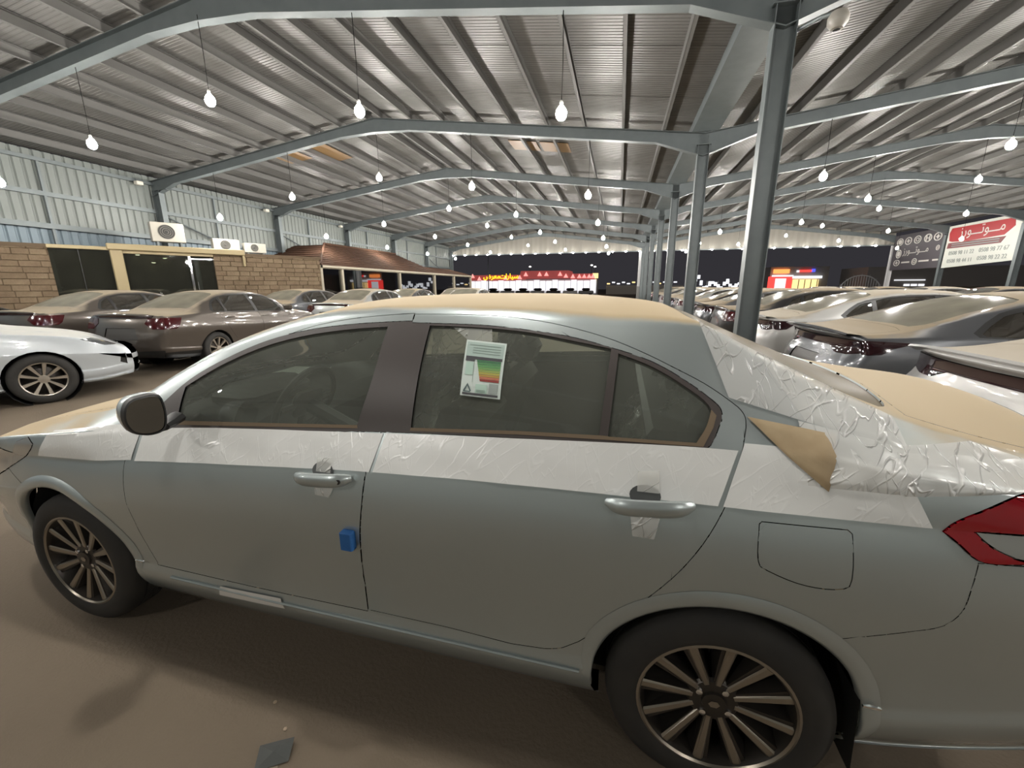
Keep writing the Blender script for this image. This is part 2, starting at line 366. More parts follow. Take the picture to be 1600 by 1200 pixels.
# stained brown roof panels between purlins
for (x,y,wx,wy) in ((-3.2,14.2,.9,.9),(-2.2,14.2,.9,.9),(-10.1,13.6,.9,1.6),(-11.2,13.2,.9,.9),(10.2,6.2,1.6,1.4)):
    a=math.atan2(roof_z(x+.1)-roof_z(x-.1),.2); mb=MB(); mb.box(-wx/2,wx/2,-wy/2,wy/2,0,.008); o=mb.build('stained_panel',M_brownpatch,ceil); o.location=(x,y,roof_z(x)+.172); o.rotation_euler=(0,-a,0)
# ---------------------------------------------------------------- columns
def ibeam_mesh(h,dx=.26,fy=.19,t=.012):
    mb=MB(); mb.box(-dx/2,-dx/2+t,-fy/2,fy/2,0,h); mb.box(dx/2-t,dx/2,-fy/2,fy/2,0,h); mb.box(-dx/2+t,dx/2-t,-t/2,t/2,0,h); return mb
CM=None
for k,y in enumerate(FRAMES):
    if y<2: continue
    c=thing('steel_column','grey steel I-beam column, %s from the camera in the middle row'%ORD[k-1],'column',(XC,y,0),0,'middle row of columns')
    if CM is None:
        CM=ibeam_mesh(ZV-.25).mesh('shaft',M_steel); b=MB(); b.box(-.2,.2,-.16,.16,0,.02); CB=b.mesh('base_plate',M_steel)
        b=MB(); b.box(-.16,.16,-.11,.11,ZV-.265,ZV-.25); b.box(-.11,.11,-.006,.006,ZV-.25,ZV-.02); CP=b.mesh('cap_plate',M_steel)
    place('shaft',CM,c); place('base_plate',CB,c); place('cap_plate',CP,c)
CW=ibeam_mesh(ZV-.30,.30,.18).mesh('shaft',M_steel)
for k,y in enumerate(FRAMES):
    if y<2: continue
    c=thing('steel_column','grey steel column against the ribbed left wall, %s from the camera'%ORD[k-1],'column',(XW+.22,y,0),0,'columns along the left wall')
    place('shaft',CW,c); b=MB(); b.box(-.15,.5,-.08,.08,ZV-.30,ZV-.285); b.build('cap_plate',M_steel,c)
M_whitesteel=mat('white_painted_steel',srgb(205,205,205),.4)
for k,y in enumerate(FRAMES):
    if k<5: continue
    lab={5:'pale steel post at the right edge of the red and white sign',6:'pale steel post between the dark sign and the red and white sign',7:'white steel corner post left of the dark sign'}[k]
    c=thing('steel_post',lab,'column',(XE,y,0),0,'posts along the right edge')
    place('shaft',ibeam_mesh(4.55 if k<7 else 4.38,.26,.2).mesh('shaft',M_whitesteel if k==7 else M_steel),c); b=MB(); b.box(-.2,.2,-.16,.16,0,.02); b.build('base_plate',M_steel,c)
# white end pillar under the fascia in line with the middle columns
c=thing('end_pillar','white painted pillar at far end behind the middle columns','column',(XC-.05,YEND+.5,0)); b=MB(); b.box(-.28,.28,-.25,.25,0,4.45); b.build('shaft',M_whitesteel,c); b=MB(); b.box(-.30,.30,-.27,.27,0,1.5); b.build('lower_band',mat('grey_band',srgb(140,140,138),.6),c)
# ---------------------------------------------------------------- left wall
wl=struct('wall_left',label='pale ribbed sheet metal wall with steel girts')
def ribbed(z0,z1,m,name,pitch=.23,n=5,h=.035):
    mb=MB(); pr=[]
    for k in range(n):
        y=k*pitch; pr+=[(y,0),(y+pitch*.62,0),(y+pitch*.74,-h),(y+pitch*.88,-h)]
    pr.append((n*pitch,0)); v=[];f=[]
    for (y,xx) in pr: v+=[(xx,y,z0),(xx,y,z1)]
    for k in range(len(pr)-1): f.append((2*k,2*k+2,2*k+3,2*k+1))
    return mb.add(v,f).mesh(name,m)
WU=ribbed(3.27,5.26,M_wall,'wall_sheet'); WLo=ribbed(0,3.30,M_wall_lo,'lower_wall_sheet')
y=YB
while y<YEND:
    place('wall_sheet',WU,wl,(XW,y,0)); place('lower_wall_sheet',WLo,wl,(XW-.04,y,0)); y+=1.15
for z,h in ((4.12,.12),(3.25,.14),(5.02,.1)):
    for y in [FRAMES[0]-2*S,FRAMES[0]-S]+FRAMES[:-1]:
        mb=MB(); mb.box(XW+.01,XW+.10,y,y+S,z-h/2,z+h/2); mb.build('girt',M_steel,wl)
for k,y in enumerate(FRAMES[1:-1]):
    mb=MB(); mb.box(XW+.02,XW+.08,y+S*.42,y+S*.42+.06,2.6,5.05); mb.build('sag_rod',M_steel,wl)
    if k>0:
        mb=MB(); mb.tube([(XW+.12,y+.2,4.0),(XW+.12,y+S*.75,2.7)],.03,6); mb.build('brace',M_steel,wl)
# ---------------------------------------------------------------- unseen wall added behind the viewpoint for the silver car's side reflections
wf=struct('wall_reflector',label='added unseen pale ribbed sheet wall behind the viewpoint, for reflections')
WF=ribbed(0,5.0,M_wall,'wall_sheet'); x=XW
while x<XE-.6:
    o=place('wall_sheet',WF,wf,(x+1.15,YB+.15,0)); o.rotation_euler=(0,0,math.pi/2); x+=1.15
for z in (1.6,3.2,4.7):
    mb=MB(); mb.box(XW,XE,YB+.2,YB+.28,z-.06,z+.06); mb.build('girt',M_steel,wf)
# ---------------------------------------------------------------- far fascia (gable end above the opening)
wb=struct('wall_back',label='cream ribbed fascia closing the far gables above the opening')
x=XW-.05
while x<XE:
    w=min(.9,XE+.05-x); za,zb=roof_z(max(x,XW))+.2,roof_z(min(x+w,XE))+.2
    brk=[t for t in (RIDGE_L,XC,RIDGE_R) if x<t<x+w]
    xs_=[x+w*k/4 for k in range(5)]; v=[];f=[]
    for k,q in enumerate(xs_):
        dy=.03 if k%2 else 0
        v+=[(q,YEND+.12+dy,4.46),(q,YEND+.12+dy,roof_z(min(max(q,XW),XE))+.2)]
    for k in range(4): f.append((2*k,2*k+2,2*k+3,2*k+1))
    mb=MB(); mb.add(v,f); mb.build('fascia_sheet',M_fascia,wb); x+=w
mb=MB(); mb.box(XW,XE,YEND+.05,YEND+.16,4.40,4.47); mb.build('fascia_trim',M_steel,wb)
# ------------------------------------------------------------------ hanging bulbs
M_cord=mat('black_cord',(.012,.012,.012,1),.9,0,0,.05); M_socket=mat('white_socket',srgb(200,200,195),.5)
M_bulb=mat('lit_bulb',(1,1,1,1),.3,emit=(1.0,.96,.90,1),estr=BULB_STRENGTH)
bm_=MB(); bm_.lathe([(.001,-.125),(.045,-.112),(.073,-.075),(.080,-.03),(.070,.012),(.046,.045),(.026,.07)],10,cap=False); BULB=bm_.mesh('bulb',M_bulb,'all')
bm_=MB(); bm_.lathe([(.026,.068),(.027,.12),(.016,.135),(.006,.14)],10,cap=True); SOCK=bm_.mesh('socket',M_socket,True)
LAMPX=[('left bay, nearest the left wall',-13.2,3.82),('left bay, midway up the left slope',-10.2,4.28),('left bay, under the ridge',-7.12,4.72),('left bay, midway down the right slope',-4.2,4.33),('left bay, nearest the middle columns',-.95,3.94),
       ('right bay, nearest the middle columns',4.45,3.98),('right bay, midway up the slope',7.8,4.36),('right bay, under the ridge',10.7,4.8),('right bay, midway down the far slope',13.8,4.42),('right bay, nearest the open right side',17.1,3.9)]
FN=['nearest','second','third','fourth','fifth','sixth','seventh']
for k,y in enumerate([FRAMES[0]-S]+FRAMES[:-1]):
    k-=1
    for (nm,x,z) in (LAMPX if k>=0 else LAMPX[1:8:2]):
        z2=z+random.uniform(-.05,.05); yy=y+random.uniform(-.06,.06)
        if k<0: lab='bare bulb behind the viewpoint, '+nm
        elif k==0: lab='bare bulb over the silver car, '+nm
        else: lab='bare lit bulb on cord, %s; on %s rafter'%(nm,FN[k-1])
        t=thing('pendant_bulb',lab,'light bulb',(x,yy,z2),0,'bulbs hanging from the rafters')
        place('bulb',BULB,t); place('socket',SOCK,t)
        mb=MB(); mb.tube([(0,0,.14),(.01,0,(roof_z(x)-.28-z2)*.5),(0,0,roof_z(x)-.27-z2)],.006,5); mb.build('cord',M_cord,t)
# small lamps under the far fascia
M_flamp=mat('lit_fascia_lamp',(1,1,1,1),.3,emit=(1,.97,.93,1),estr=60)
lm=MB(); lm.lathe([(.001,-.06),(.06,-.045),(.085,0),(.07,.03)],10,cap=True); FL=lm.mesh('lamp_head',M_flamp,'all')
lm=MB(); lm.box(-.02,.02,-.02,.18,.02,.06); lm.box(-.04,.04,.14,.18,-.02,.1); FB=lm.mesh('bracket',M_steel)
OR2=ORD+['thirteenth','fourteenth','fifteenth','sixteenth','seventeenth','eighteenth']
x=XW+.5; k=0
while x<XE-.5:
    side='left' if x<XC else 'right'
    n=k if x<XC else k-nl0
    if x<XC: nl0=k+1
    t=thing('fascia_lamp','%s small white lamp from the left under the far fascia, %s bay'%(OR2[n],side),'lamp',(x,YEND-.12,4.42),0,'lamps along the far fascia')
    place('lamp_head',FL,t); place('bracket',FB,t); x+=1.13; k+=1
# ------------------------------------------------------------------ car body: cut the lofted skin into panels
def smooth_poly(P,n=4,ang=38):
    P=[np.array(p,float) for p in P]; N=len(P); corner=[]
    for i in range(N):
        a=P[i]-P[i-1]; b=P[(i+1)%N]-P[i]
        c=np.dot(a,b)/(np.linalg.norm(a)*np.linalg.norm(b)+1e-12); corner.append(math.degrees(math.acos(max(-1,min(1,c))))>ang)
    out=[]
    for i in range(N):
        p1=P[i]; p2=P[(i+1)%N]; p0=P[i-1] if not corner[i] else 2*p1-p2; p3=P[(i+2)%N] if not corner[(i+1)%N] else 2*p2-p1
        if corner[i] and corner[(i+1)%N]: out.append(p1); continue
        L=np.linalg.norm(p2-p1); l0=np.linalg.norm(p1-p0)+1e-9; l3=np.linalg.norm(p3-p2)+1e-9
        t1=((p1-p0)/l0*L+(p2-p1))/2; t2=((p3-p2)/l3*L+(p2-p1))/2
        for j in range(n):
            t=j/n; u2=t*t; u3=u2*t
            out.append((2*u3-3*u2+1)*p1+(u3-2*u2+t)*t1+(3*u2-2*u3)*p2+(u3-u2)*t2)
    return [tuple(p) for p in out]
def in_poly(x,y,P):
    c=False; j=len(P)-1
    for i in range(len(P)):
        xi,yi=P[i]; xj,yj=P[j]
        if (yi>y)!=(yj>y) and x<(xj-xi)*(y-yi)/(yj-yi)+xi: c=not c
        j=i
    return c
def circle(cx,cz,r,n=40): return [(cx+r*math.cos(2*math.pi*k/n),cz+r*math.sin(2*math.pi*k/n)) for k in range(n)]
AX={0:(0,2),1:(0,1),2:(1,2),3:(1,2)}
class Car:
    def __init__(s,K,nst,dens=1.0,regions=(),capb=(.10,.18),ncap=8):
        s.S=CarSurf(K,dens); xs_=[k[0] for k in K['curves']['w']]; x0,x1=xs_[0],xs_[-1]
        t=np.linspace(0,1,nst); xs=x0+(x1-x0)*t
        s.G=s.S.grid(xs); s.N=grid_normals(s.G); s.xs=xs
        bm=bmesh.new(); zl=bm.faces.layers.int.new('zone'); nl=bm.verts.layers.float_vector.new('nrm')
        s.bm,s.zl,s.nl=bm,zl,nl
        ends=[]; caps=[]
        for idx,z,b,sg in ((-1,2,capb[0],1),(0,3,capb[1],-1)):
            B=s.G[idx]; g=[]
            for k in range(ncap+1):
                v=1-k/ncap; q=B.copy(); q[:,1]*=v; q[:,0]+=sg*b*(1-v**2.6)*np.clip(B[:,1]/.8,0,1); g.append(q)
            g=np.array(g); n=np.cross(np.gradient(g,axis=1),np.gradient(g,axis=0)); n/=np.linalg.norm(n,axis=2,keepdims=True)+1e-12
            fl=(n[:,:,0]*sg)<0; n[fl]*=-1; n[-1,:,1]=0
            e=s.S.iE; ns=s.N[idx,:e]; nb=n[0,:e]+ns; nb/=np.linalg.norm(nb,axis=1,keepdims=True)+1e-12
            for k,wt in ((0,1),(1,.55),(2,.2)):
                q=n[k,:e]*(1-wt)+nb*wt; n[k,:e]=q/(np.linalg.norm(q,axis=1,keepdims=True)+1e-12)
            for k,wt in ((0,1),(1,.5)):
                ix=idx-k if idx<0 else idx+k; q=s.N[ix,:e]*(1-wt)+nb*wt; ends.append((ix,q/(np.linalg.norm(q,axis=1,keepdims=True)+1e-12)))
            caps.append((g,n,z))
        for ix,q in ends: s.N[ix,:s.S.iE]=q
        s._grid(s.G,s.N,lambda j:0 if j<s.S.iE else 1)
        for g,n,z in caps: s._grid(g,n,lambda j,z=z:z)
        s.parts={}
        bm.verts.ensure_lookup_table()
        regs=[]
        for r in regions:
            P=r['poly'] if r.get('raw') else smooth_poly(r['poly'],r.get('n',4))
            regs.append((r,P)); 
            for z in r['zones']: s._cut(P,z)
        for f in bm.faces:
            c=f.calc_center_median(); z=f[zl]; a,b=AX[z]; nm='body'
            for r,P in regs:
                if z in r['zones'] and in_poly(c[a],c[b],P): nm=r['name']; break
            s.parts.setdefault(nm,[]).append(f)
    def _grid(s,G,N,zf):
        bm=s.bm; vs=[[None]*G.shape[1] for _ in range(G.shape[0])]
        for i in range(G.shape[0]):
            for j in range(G.shape[1]):
                v=bm.verts.new(G[i,j]); v[s.nl]=Vector(N[i,j]); vs[i][j]=v
        for i in range(G.shape[0]-1):
            for j in range(G.shape[1]-1):
                f=bm.faces.new((vs[i][j],vs[i+1][j],vs[i+1][j+1],vs[i][j+1])); f[s.zl]=zf(j)
    def _cut(s,P,zone):
        bm=s.bm; a,b=AX[zone]; xs=[p[0] for p in P]; ys=[p[1] for p in P]; lo=(min(xs),min(ys)); hi=(max(xs),max(ys))
        def bb(f):
            c=[v.co for v in f.verts]; u=[q[a] for q in c]; w=[q[b] for q in c]; return (min(u),max(u),min(w),max(w))
        cand={f:bb(f) for f in bm.faces if f[s.zl]==zone}
        cand={f:q for f,q in cand.items() if q[1]>=lo[0] and q[0]<=hi[0] and q[3]>=lo[1] and q[2]<=hi[1]}
        for i in range(len(P)):
            p=P[i]; q=P[(i+1)%len(P)]; x0,x1=min(p[0],q[0]),max(p[0],q[0]); y0,y1=min(p[1],q[1]),max(p[1],q[1])
            nx,ny=-(q[1]-p[1]),q[0]-p[0]; L=math.hypot(nx,ny)
            if L<1e-7: continue
            nx/=L; ny/=L; hit=[]
            for f,g in cand.items():
                if g[1]<x0-1e-7 or g[0]>x1+1e-7 or g[3]<y0-1e-7 or g[2]>y1+1e-7: continue
                d=[(v.co[a]-p[0])*nx+(v.co[b]-p[1])*ny for v in f.verts]
                if min(d)<-1e-5 and max(d)>1e-5: hit.append(f)
            if not hit: continue
            es=set(); vv=set()
            for f in hit: es.update(f.edges); vv.update(f.verts)
            co=Vector((0,0,0)); co[a]=p[0]; co[b]=p[1]; no=Vector((0,0,0)); no[a]=nx; no[b]=ny
            r=bmesh.ops.bisect_plane(bm,geom=hit+list(es)+list(vv),dist=1e-6,plane_co=co,plane_no=no)
            for f in hit: cand.pop(f,None)
            for e in r['geom']:
                if isinstance(e,bmesh.types.BMFace) and e.is_valid and e[s.zl]==zone: cand[e]=bb(e)
    def arrays(s,name,off=0,inset=.0024,skirt=.014):
        fs=s.parts.get(name,[]); vi={}; V=[];Nn=[];F=[]; cnt={}
        for f in fs:
            idx=[]
            for v in f.verts:
                if v not in vi:
                    vi[v]=len(V); n=Vector(v[s.nl]); n.normalize(); V.append(v.co+n*off); Nn.append(n)
                idx.append(vi[v])
            F.append(tuple(idx))
            for e in f.edges: cnt.setdefault(e,[]).append(f)
        sh={}; bd=[]
        for e,l in cnt.items():
            if len(l)!=1: continue
            a,b=e.verts
            if abs(a.co.y)<1e-4 and abs(b.co.y)<1e-4: continue
            f=l[0]; m=(a.co+b.co)/2; d=(b.co-a.co).normalized(); c=f.calc_center_median()-m; c=c-d*c.dot(d)
            if c.length>1e-9: c.normalize()
            bd.append((a,b,c))
            for v in (a,b): sh[v]=sh.get(v,Vector())+c
        if skirt:
            base={}
            for v,d in sh.items():
                if d.length>1e-6: d.normalize()
                k=vi[v]; n=Nn[k]; t=d-n*d.dot(n); V[k]=V[k]+t*inset
                base[v]=len(V); V.append(V[k].copy()); Nn.append(-t if t.length>1e-6 else n)
                V.append(V[k]-n*skirt); Nn.append(-t if t.length>1e-6 else n)
            for a,b,c in bd: F.append((base[a],base[b],base[b]+1,base[a]+1))
        return V,F,Nn
    def mesh(s,name,m,side,arr=None,**k):
        """side: 'both' joins the halves, -1 / +1 one of them"""
        V,F,Nn=arr or s.arrays(name,**k); VV=[];FF=[];NN=[]
        for sg in ((1,-1) if side=='both' else (side,)):
            o=len(VV); VV+=[(v.x,v.y*sg,v.z) for v in V]; NN+=[(n.x,n.y*sg,n.z) for n in Nn]
            FF+=[tuple(i+o for i in (f if sg<0 else f[::-1])) for f in F]
        me=bpy.data.meshes.new(name); me.from_pydata(VV,[],FF); me.materials.append(m)
        me.polygons.foreach_set('use_smooth',[True]*len(me.polygons)); me.update()
        try: me.normals_split_custom_set_from_vertices(NN)
        except Exception as e: print('normals',e)
        return me
    def y_at(s,x,z):
        r=s.S.section(x)[:s.S.iE+1]; return float(np.interp(z,r[:,1],r[:,0]))
    def patch(s,corners,nu,nv,off,amp=0,seed=0,side=-1):
        """sheet lying on the body side, corners (x,z) in order, with wrinkles of amplitude amp"""
        rnd=random.Random(seed); ws=[(rnd.uniform(-40,40),rnd.uniform(-40,40),rnd.uniform(0,6)) for _ in range(7)]
        V=[];F=[]; c=[np.array(q) for q in corners]
        for i in range(nu+1):
            for j in range(nv+1):
                u,v=i/nu,j/nv; p=(1-u)*(1-v)*c[0]+u*(1-v)*c[1]+u*v*c[2]+(1-u)*v*c[3]
                w=sum(abs(math.sin(a*p[0]+b*p[1]+ph))**3 for a,b,ph in ws)/len(ws)
                V.append((p[0],side*(s.y_at(p[0],p[1])+off+amp*w*min(1,6*min(u,1-u)+.25)*min(1,6*min(v,1-v)+.25)),p[1]))
        for i in range(nu):
            for j in range(nv): a=i*(nv+1)+j; F.append((a,a+nv+1,a+nv+2,a+1))
        return MB().add(V,F)
# ---------------------------------------------------------------- shared car materials
M_black=mat('black_plastic',(.018,.018,.018,1),.45); M_trim=mat('satin_dark_trim',srgb(74,68,66),.42); M_void=mat('dark_cavity',(.006,.006,.006,1),.9)
M_tyre=mat('tyre_rubber',(.022,.021,.020,1),.75,noise=(8,.5,(.04,.036,.03,1))); M_rimdark=mat('gunmetal_rim',srgb(70,66,62),.35,.7); M_rimbright=mat('machined_alloy',srgb(158,150,138),.3,.85)
M_strip=mat('dusty_weatherstrip',srgb(120,104,84),.8); M_chrome=mat('chrome',(.8,.8,.8,1),.08,1)
M_lens_red=mat('red_lamp_lens',(.30,.006,.012,1),.08,0,1.0); M_lens_dark=mat('smoked_lamp_lens',(.02,.006,.008,1),.08,0,1.0); M_lens_clear=mat('clear_lamp_lens',srgb(190,190,186),.12,.6,1.0)
M_head=mat('headlamp_lens',srgb(176,174,168),.1,.4,1.0)
G_side=glass_mat('green_tinted_glass',(.74,.80,.74,1),.015,1.8,.25,(.34,.36,.31,1)); G_rear=glass_mat('dusty_rear_glass',(.35,.36,.32,1),.3,.6,.86,(.215,.185,.135,1)); G_dark=glass_mat('dark_car_glass',(.16,.18,.17,1),.02,3.2,.07)  # G_side's dust layer paints in a greenish reflected veil; G_rear's is settled dust
def wheel_meshes(nsp=12,R=.312,rr=.213,bright=True):
    D={}
    h=.0975; pr=[(rr-.004,-.085),(rr+.012,-.096),(rr+.045,-h-.004),(R-.03,-h+.004),(R-.008,-h+.02),(R,-h+.045),(R,-.034),(R-.008,-.032),(R-.008,-.028),(R,-.026),(R,-.002),(R-.007,0),(R,.002),(R,.026),(R-.008,.028),(R-.008,.032),(R,.034),(R,h-.045),(R-.008,h-.02),(R-.03,h-.004),(R-.07,h+.004),(rr+.012,h-.002),(rr-.004,.085)]
    MX=Matrix.Rotation(math.pi/2,4,'X')    # z -> -y : outer face looks to -y
    m=MB(); m.lathe(pr,56,MX); D['tyre']=m.mesh('wheel',M_tyre,True)
    m=MB(); m.lathe([(rr-.006,.088),(rr-.001,.094),(rr+.006,.092),(rr+.006,.084)],56,MX); D['rim_lip']=m.mesh('rim_lip',M_rimbright if bright else M_chrome,True)
    m=MB(); m.lathe([(rr-.004,.088),(rr-.014,.07),(rr-.02,.0),(rr-.02,-.08),(.05,-.02),(.0,-.02)],48,MX); D['rim_barrel']=m.mesh('rim_barrel',M_rimdark,True)
    def spoke(w0,w1,r0,r1,z0,z1,t,tw=0):
        v=[(r0,-w0,z0),(r0,w0,z0),(r1,w1+tw,z1),(r1,-w1+tw,z1),(r0,-w0*1.5,z0-t),(r0,w0*1.5,z0-t),(r1,w1*1.7+tw,z1-t),(r1,-w1*1.7+tw,z1-t)]
        return v,[(0,1,2,3),(4,7,6,5),(0,4,5,1),(1,5,6,2),(2,6,7,3),(3,7,4,0)]
    m=MB(); v,f=spoke(.0058,.0088,.058,rr-.004,.066,.084,.004); m.add(v,f,MX); D['spoke']=m.mesh('spoke',M_rimbright)
    m=MB(); v,f=spoke(.012,.021,.05,rr-.006,.06,.078,.05,.006); m.add(v,f,MX); D['spoke_back']=m.mesh('spoke_flank',M_rimdark)
    m=MB(); m.lathe([(.075,.03),(.074,.055),(.066,.064),(.034,.066),(.032,.073),(.0,.075)],32,MX); D['hub']=m.mesh('hub',M_rimdark,True)
    m=MB(); m.lathe([(.010,.05),(.0095,.072),(.0,.075)],8,MX); D['nut']=m.mesh('lug_nut',M_chrome,True)
    m=MB(); m.add(*((lambda s:(s,[(0,1,2,3,4,5)]))([(.016*math.cos(a),.012*math.sin(a),.0765) for a in [k*math.pi/3 for k in range(6)]])),MX); D['emblem']=m.mesh('hub_emblem',M_rimbright)
    return D
def add_wheel(parent,D,x,y,z,nsp=12,ang=.13,detail=True):
    t=place('wheel',D['tyre'],parent,(x,y,z),(0,0,0) if y<0 else (0,0,math.pi))
    place('rim_lip',D['rim_lip'],t); place('rim_barrel',D['rim_barrel'],t); place('hub',D['hub'],t)
    for k in range(nsp):
        a=ang+2*math.pi*k/nsp
        place('spoke',D['spoke'],t,rot=(0,a,0)); place('spoke_flank',D['spoke_back'],t,rot=(0,a,0))
    if detail:
        place('hub_emblem',D['emblem'],t)
        for k in range(4):
            a=math.pi/4+.2+k*math.pi/2; place('lug_nut',D['nut'],t,(.050*math.cos(a),0,.050*math.sin(a)))
PI_=math.pi
def wheel_well(parent,x,z,r,side,W=.79):
    m=MB(); MX=Matrix.Translation((x,0,z))@Matrix.Rotation(math.pi/2,4,'X'); s=1 if side<0 else -1
    m.lathe([(r+.012,s*W*1.0),(r+.012,s*.50),(.0,s*.50)],32,MX,-.30,PI_+.30); return m.build('wheel_well',M_void,parent,True)
# ------------------------------------------------------------------ the silver sedan in front
P_hero=paint('silver_paint',srgb(178,187,187),.62,.34,.0)
P_hero_top=paint('silver_paint_dusty',srgb(178,187,187),.62,.34,.96,srgb(182,163,131),.80,.95)
FD_OUT=[(0.672, 0.986), (0.586, 1.05), (0.717, 1.159), (0.887, 1.247), (1.062, 1.316), (1.238, 1.356), (1.409, 1.378), (1.563, 1.389), (1.641, 1.393), (1.627, 1.228), (1.597, 1.053), (1.514, 1.046), (1.3, 1.029), (1.0, 1.008)]
FD_GLASS=[(0.715, 1.015), (0.711, 1.134), (0.799, 1.183), (0.897, 1.232), (1.072, 1.299), (1.247, 1.34), (1.415, 1.363), (1.554, 1.374), (1.541, 1.214), (1.506, 1.065)]
RD_OUT=[(1.622, 1.388), (1.703, 1.387), (1.9, 1.384), (2.043, 1.373), (2.177, 1.356), (2.292, 1.331), (2.419, 1.295), (2.508, 1.25), (2.571, 1.208), (2.593, 1.188), (2.597, 1.167), (2.587, 1.141), (2.571, 1.103), (2.555, 1.089), (2.483, 1.088), (2.309, 1.081), (2.054, 1.074), (1.766, 1.062), (1.595, 1.052)]
RD_GLASS=[(1.71, 1.381), (1.902, 1.377), (2.044, 1.367), (2.178, 1.347), (2.302, 1.326), (2.284, 1.101), (2.052, 1.093), (1.702, 1.073)]
RQ_GLASS=[(2.323, 1.315), (2.419, 1.283), (2.508, 1.236), (2.565, 1.195), (2.571, 1.184), (2.559, 1.144), (2.535, 1.103), (2.308, 1.1)]
FDOOR=[(1.642, 1.419), (1.525, 1.411), (1.376, 1.394), (1.221, 1.363), (1.067, 1.307), (0.913, 1.235), (0.744, 1.146), (0.597, 1.054), (0.529, 1.002), (0.501, 0.955), (0.501, 0.921), (0.482, 0.843), (0.489, 0.747), (0.502, 0.65), (0.496, 0.495), (0.52, 0.385), (0.555, 0.385), (1.028, 0.385), (1.517, 0.39), (1.527, 0.549), (1.545, 0.691), (1.561, 0.83), (1.566, 0.919), (1.576, 0.985), (1.591, 1.023), (1.597, 1.053), (1.641, 1.393)]
RDOOR=[(1.62, 1.416), (1.899, 1.416), (2.07, 1.402), (2.193, 1.38), (2.309, 1.35), (2.401, 1.317), (2.488, 1.279), (2.554, 1.248), (2.618, 1.208), (2.648, 1.184), (2.657, 1.165), (2.65, 1.114), (2.638, 1.039), (2.603, 0.947), (2.562, 0.863), (2.493, 0.752), (2.338, 0.547), (2.208, 0.415), (2.149, 0.395), (1.822, 0.395), (1.5, 0.396), (1.5, 0.551), (1.51, 0.684), (1.53, 0.828), (1.555, 0.937), (1.57, 1.003), (1.585, 1.068), (1.62, 1.393)]
FUEL=[(2.691, 0.936), (2.876, 0.939), (2.887, 0.93), (2.893, 0.824), (2.89, 0.804), (2.878, 0.795), (2.799, 0.79), (2.713, 0.815), (2.693, 0.825), (2.687, 0.842), (2.685, 0.929)]
LAMP=[(3.065,.955),(3.086,.977),(3.141,1.008),(3.231,1.048),(3.42,1.085),(3.75,1.09),(3.75,.90),(3.40,.897),(3.225,.895),(3.159,.892),(3.133,.898),(3.101,.926)]
LCLR=[(3.126,.960),(3.225,.959),(3.75,.970),(3.75,.911),(3.226,.904),(3.177,.920),(3.145,.941)]
BUMP=[(2.868,0.632),(3.03,0.698),(3.095,0.729),(3.12,0.77),(3.129,0.828),(3.138,0.893),(3.3,.893),(3.8,.893),(3.8,.05),(2.9,.05),(2.9,.50)]
HEAD=[(-.25,.80),(-.217,.853),(-.125,.883),(-.08,.858),(-.1,.829),(-.24,.747),(-.45,.66),(-.95,.60),(-.95,.69),(-.6,.80)]
FBUMP=[(-.14,.66),(-.30,.73),(-.45,.66),(-1.0,.60),(-1.0,.05),(-.2,.05),(-.2,.5)]
R=lambda name,zones,poly,**k:dict(name=name,zones=zones,poly=poly,**k)
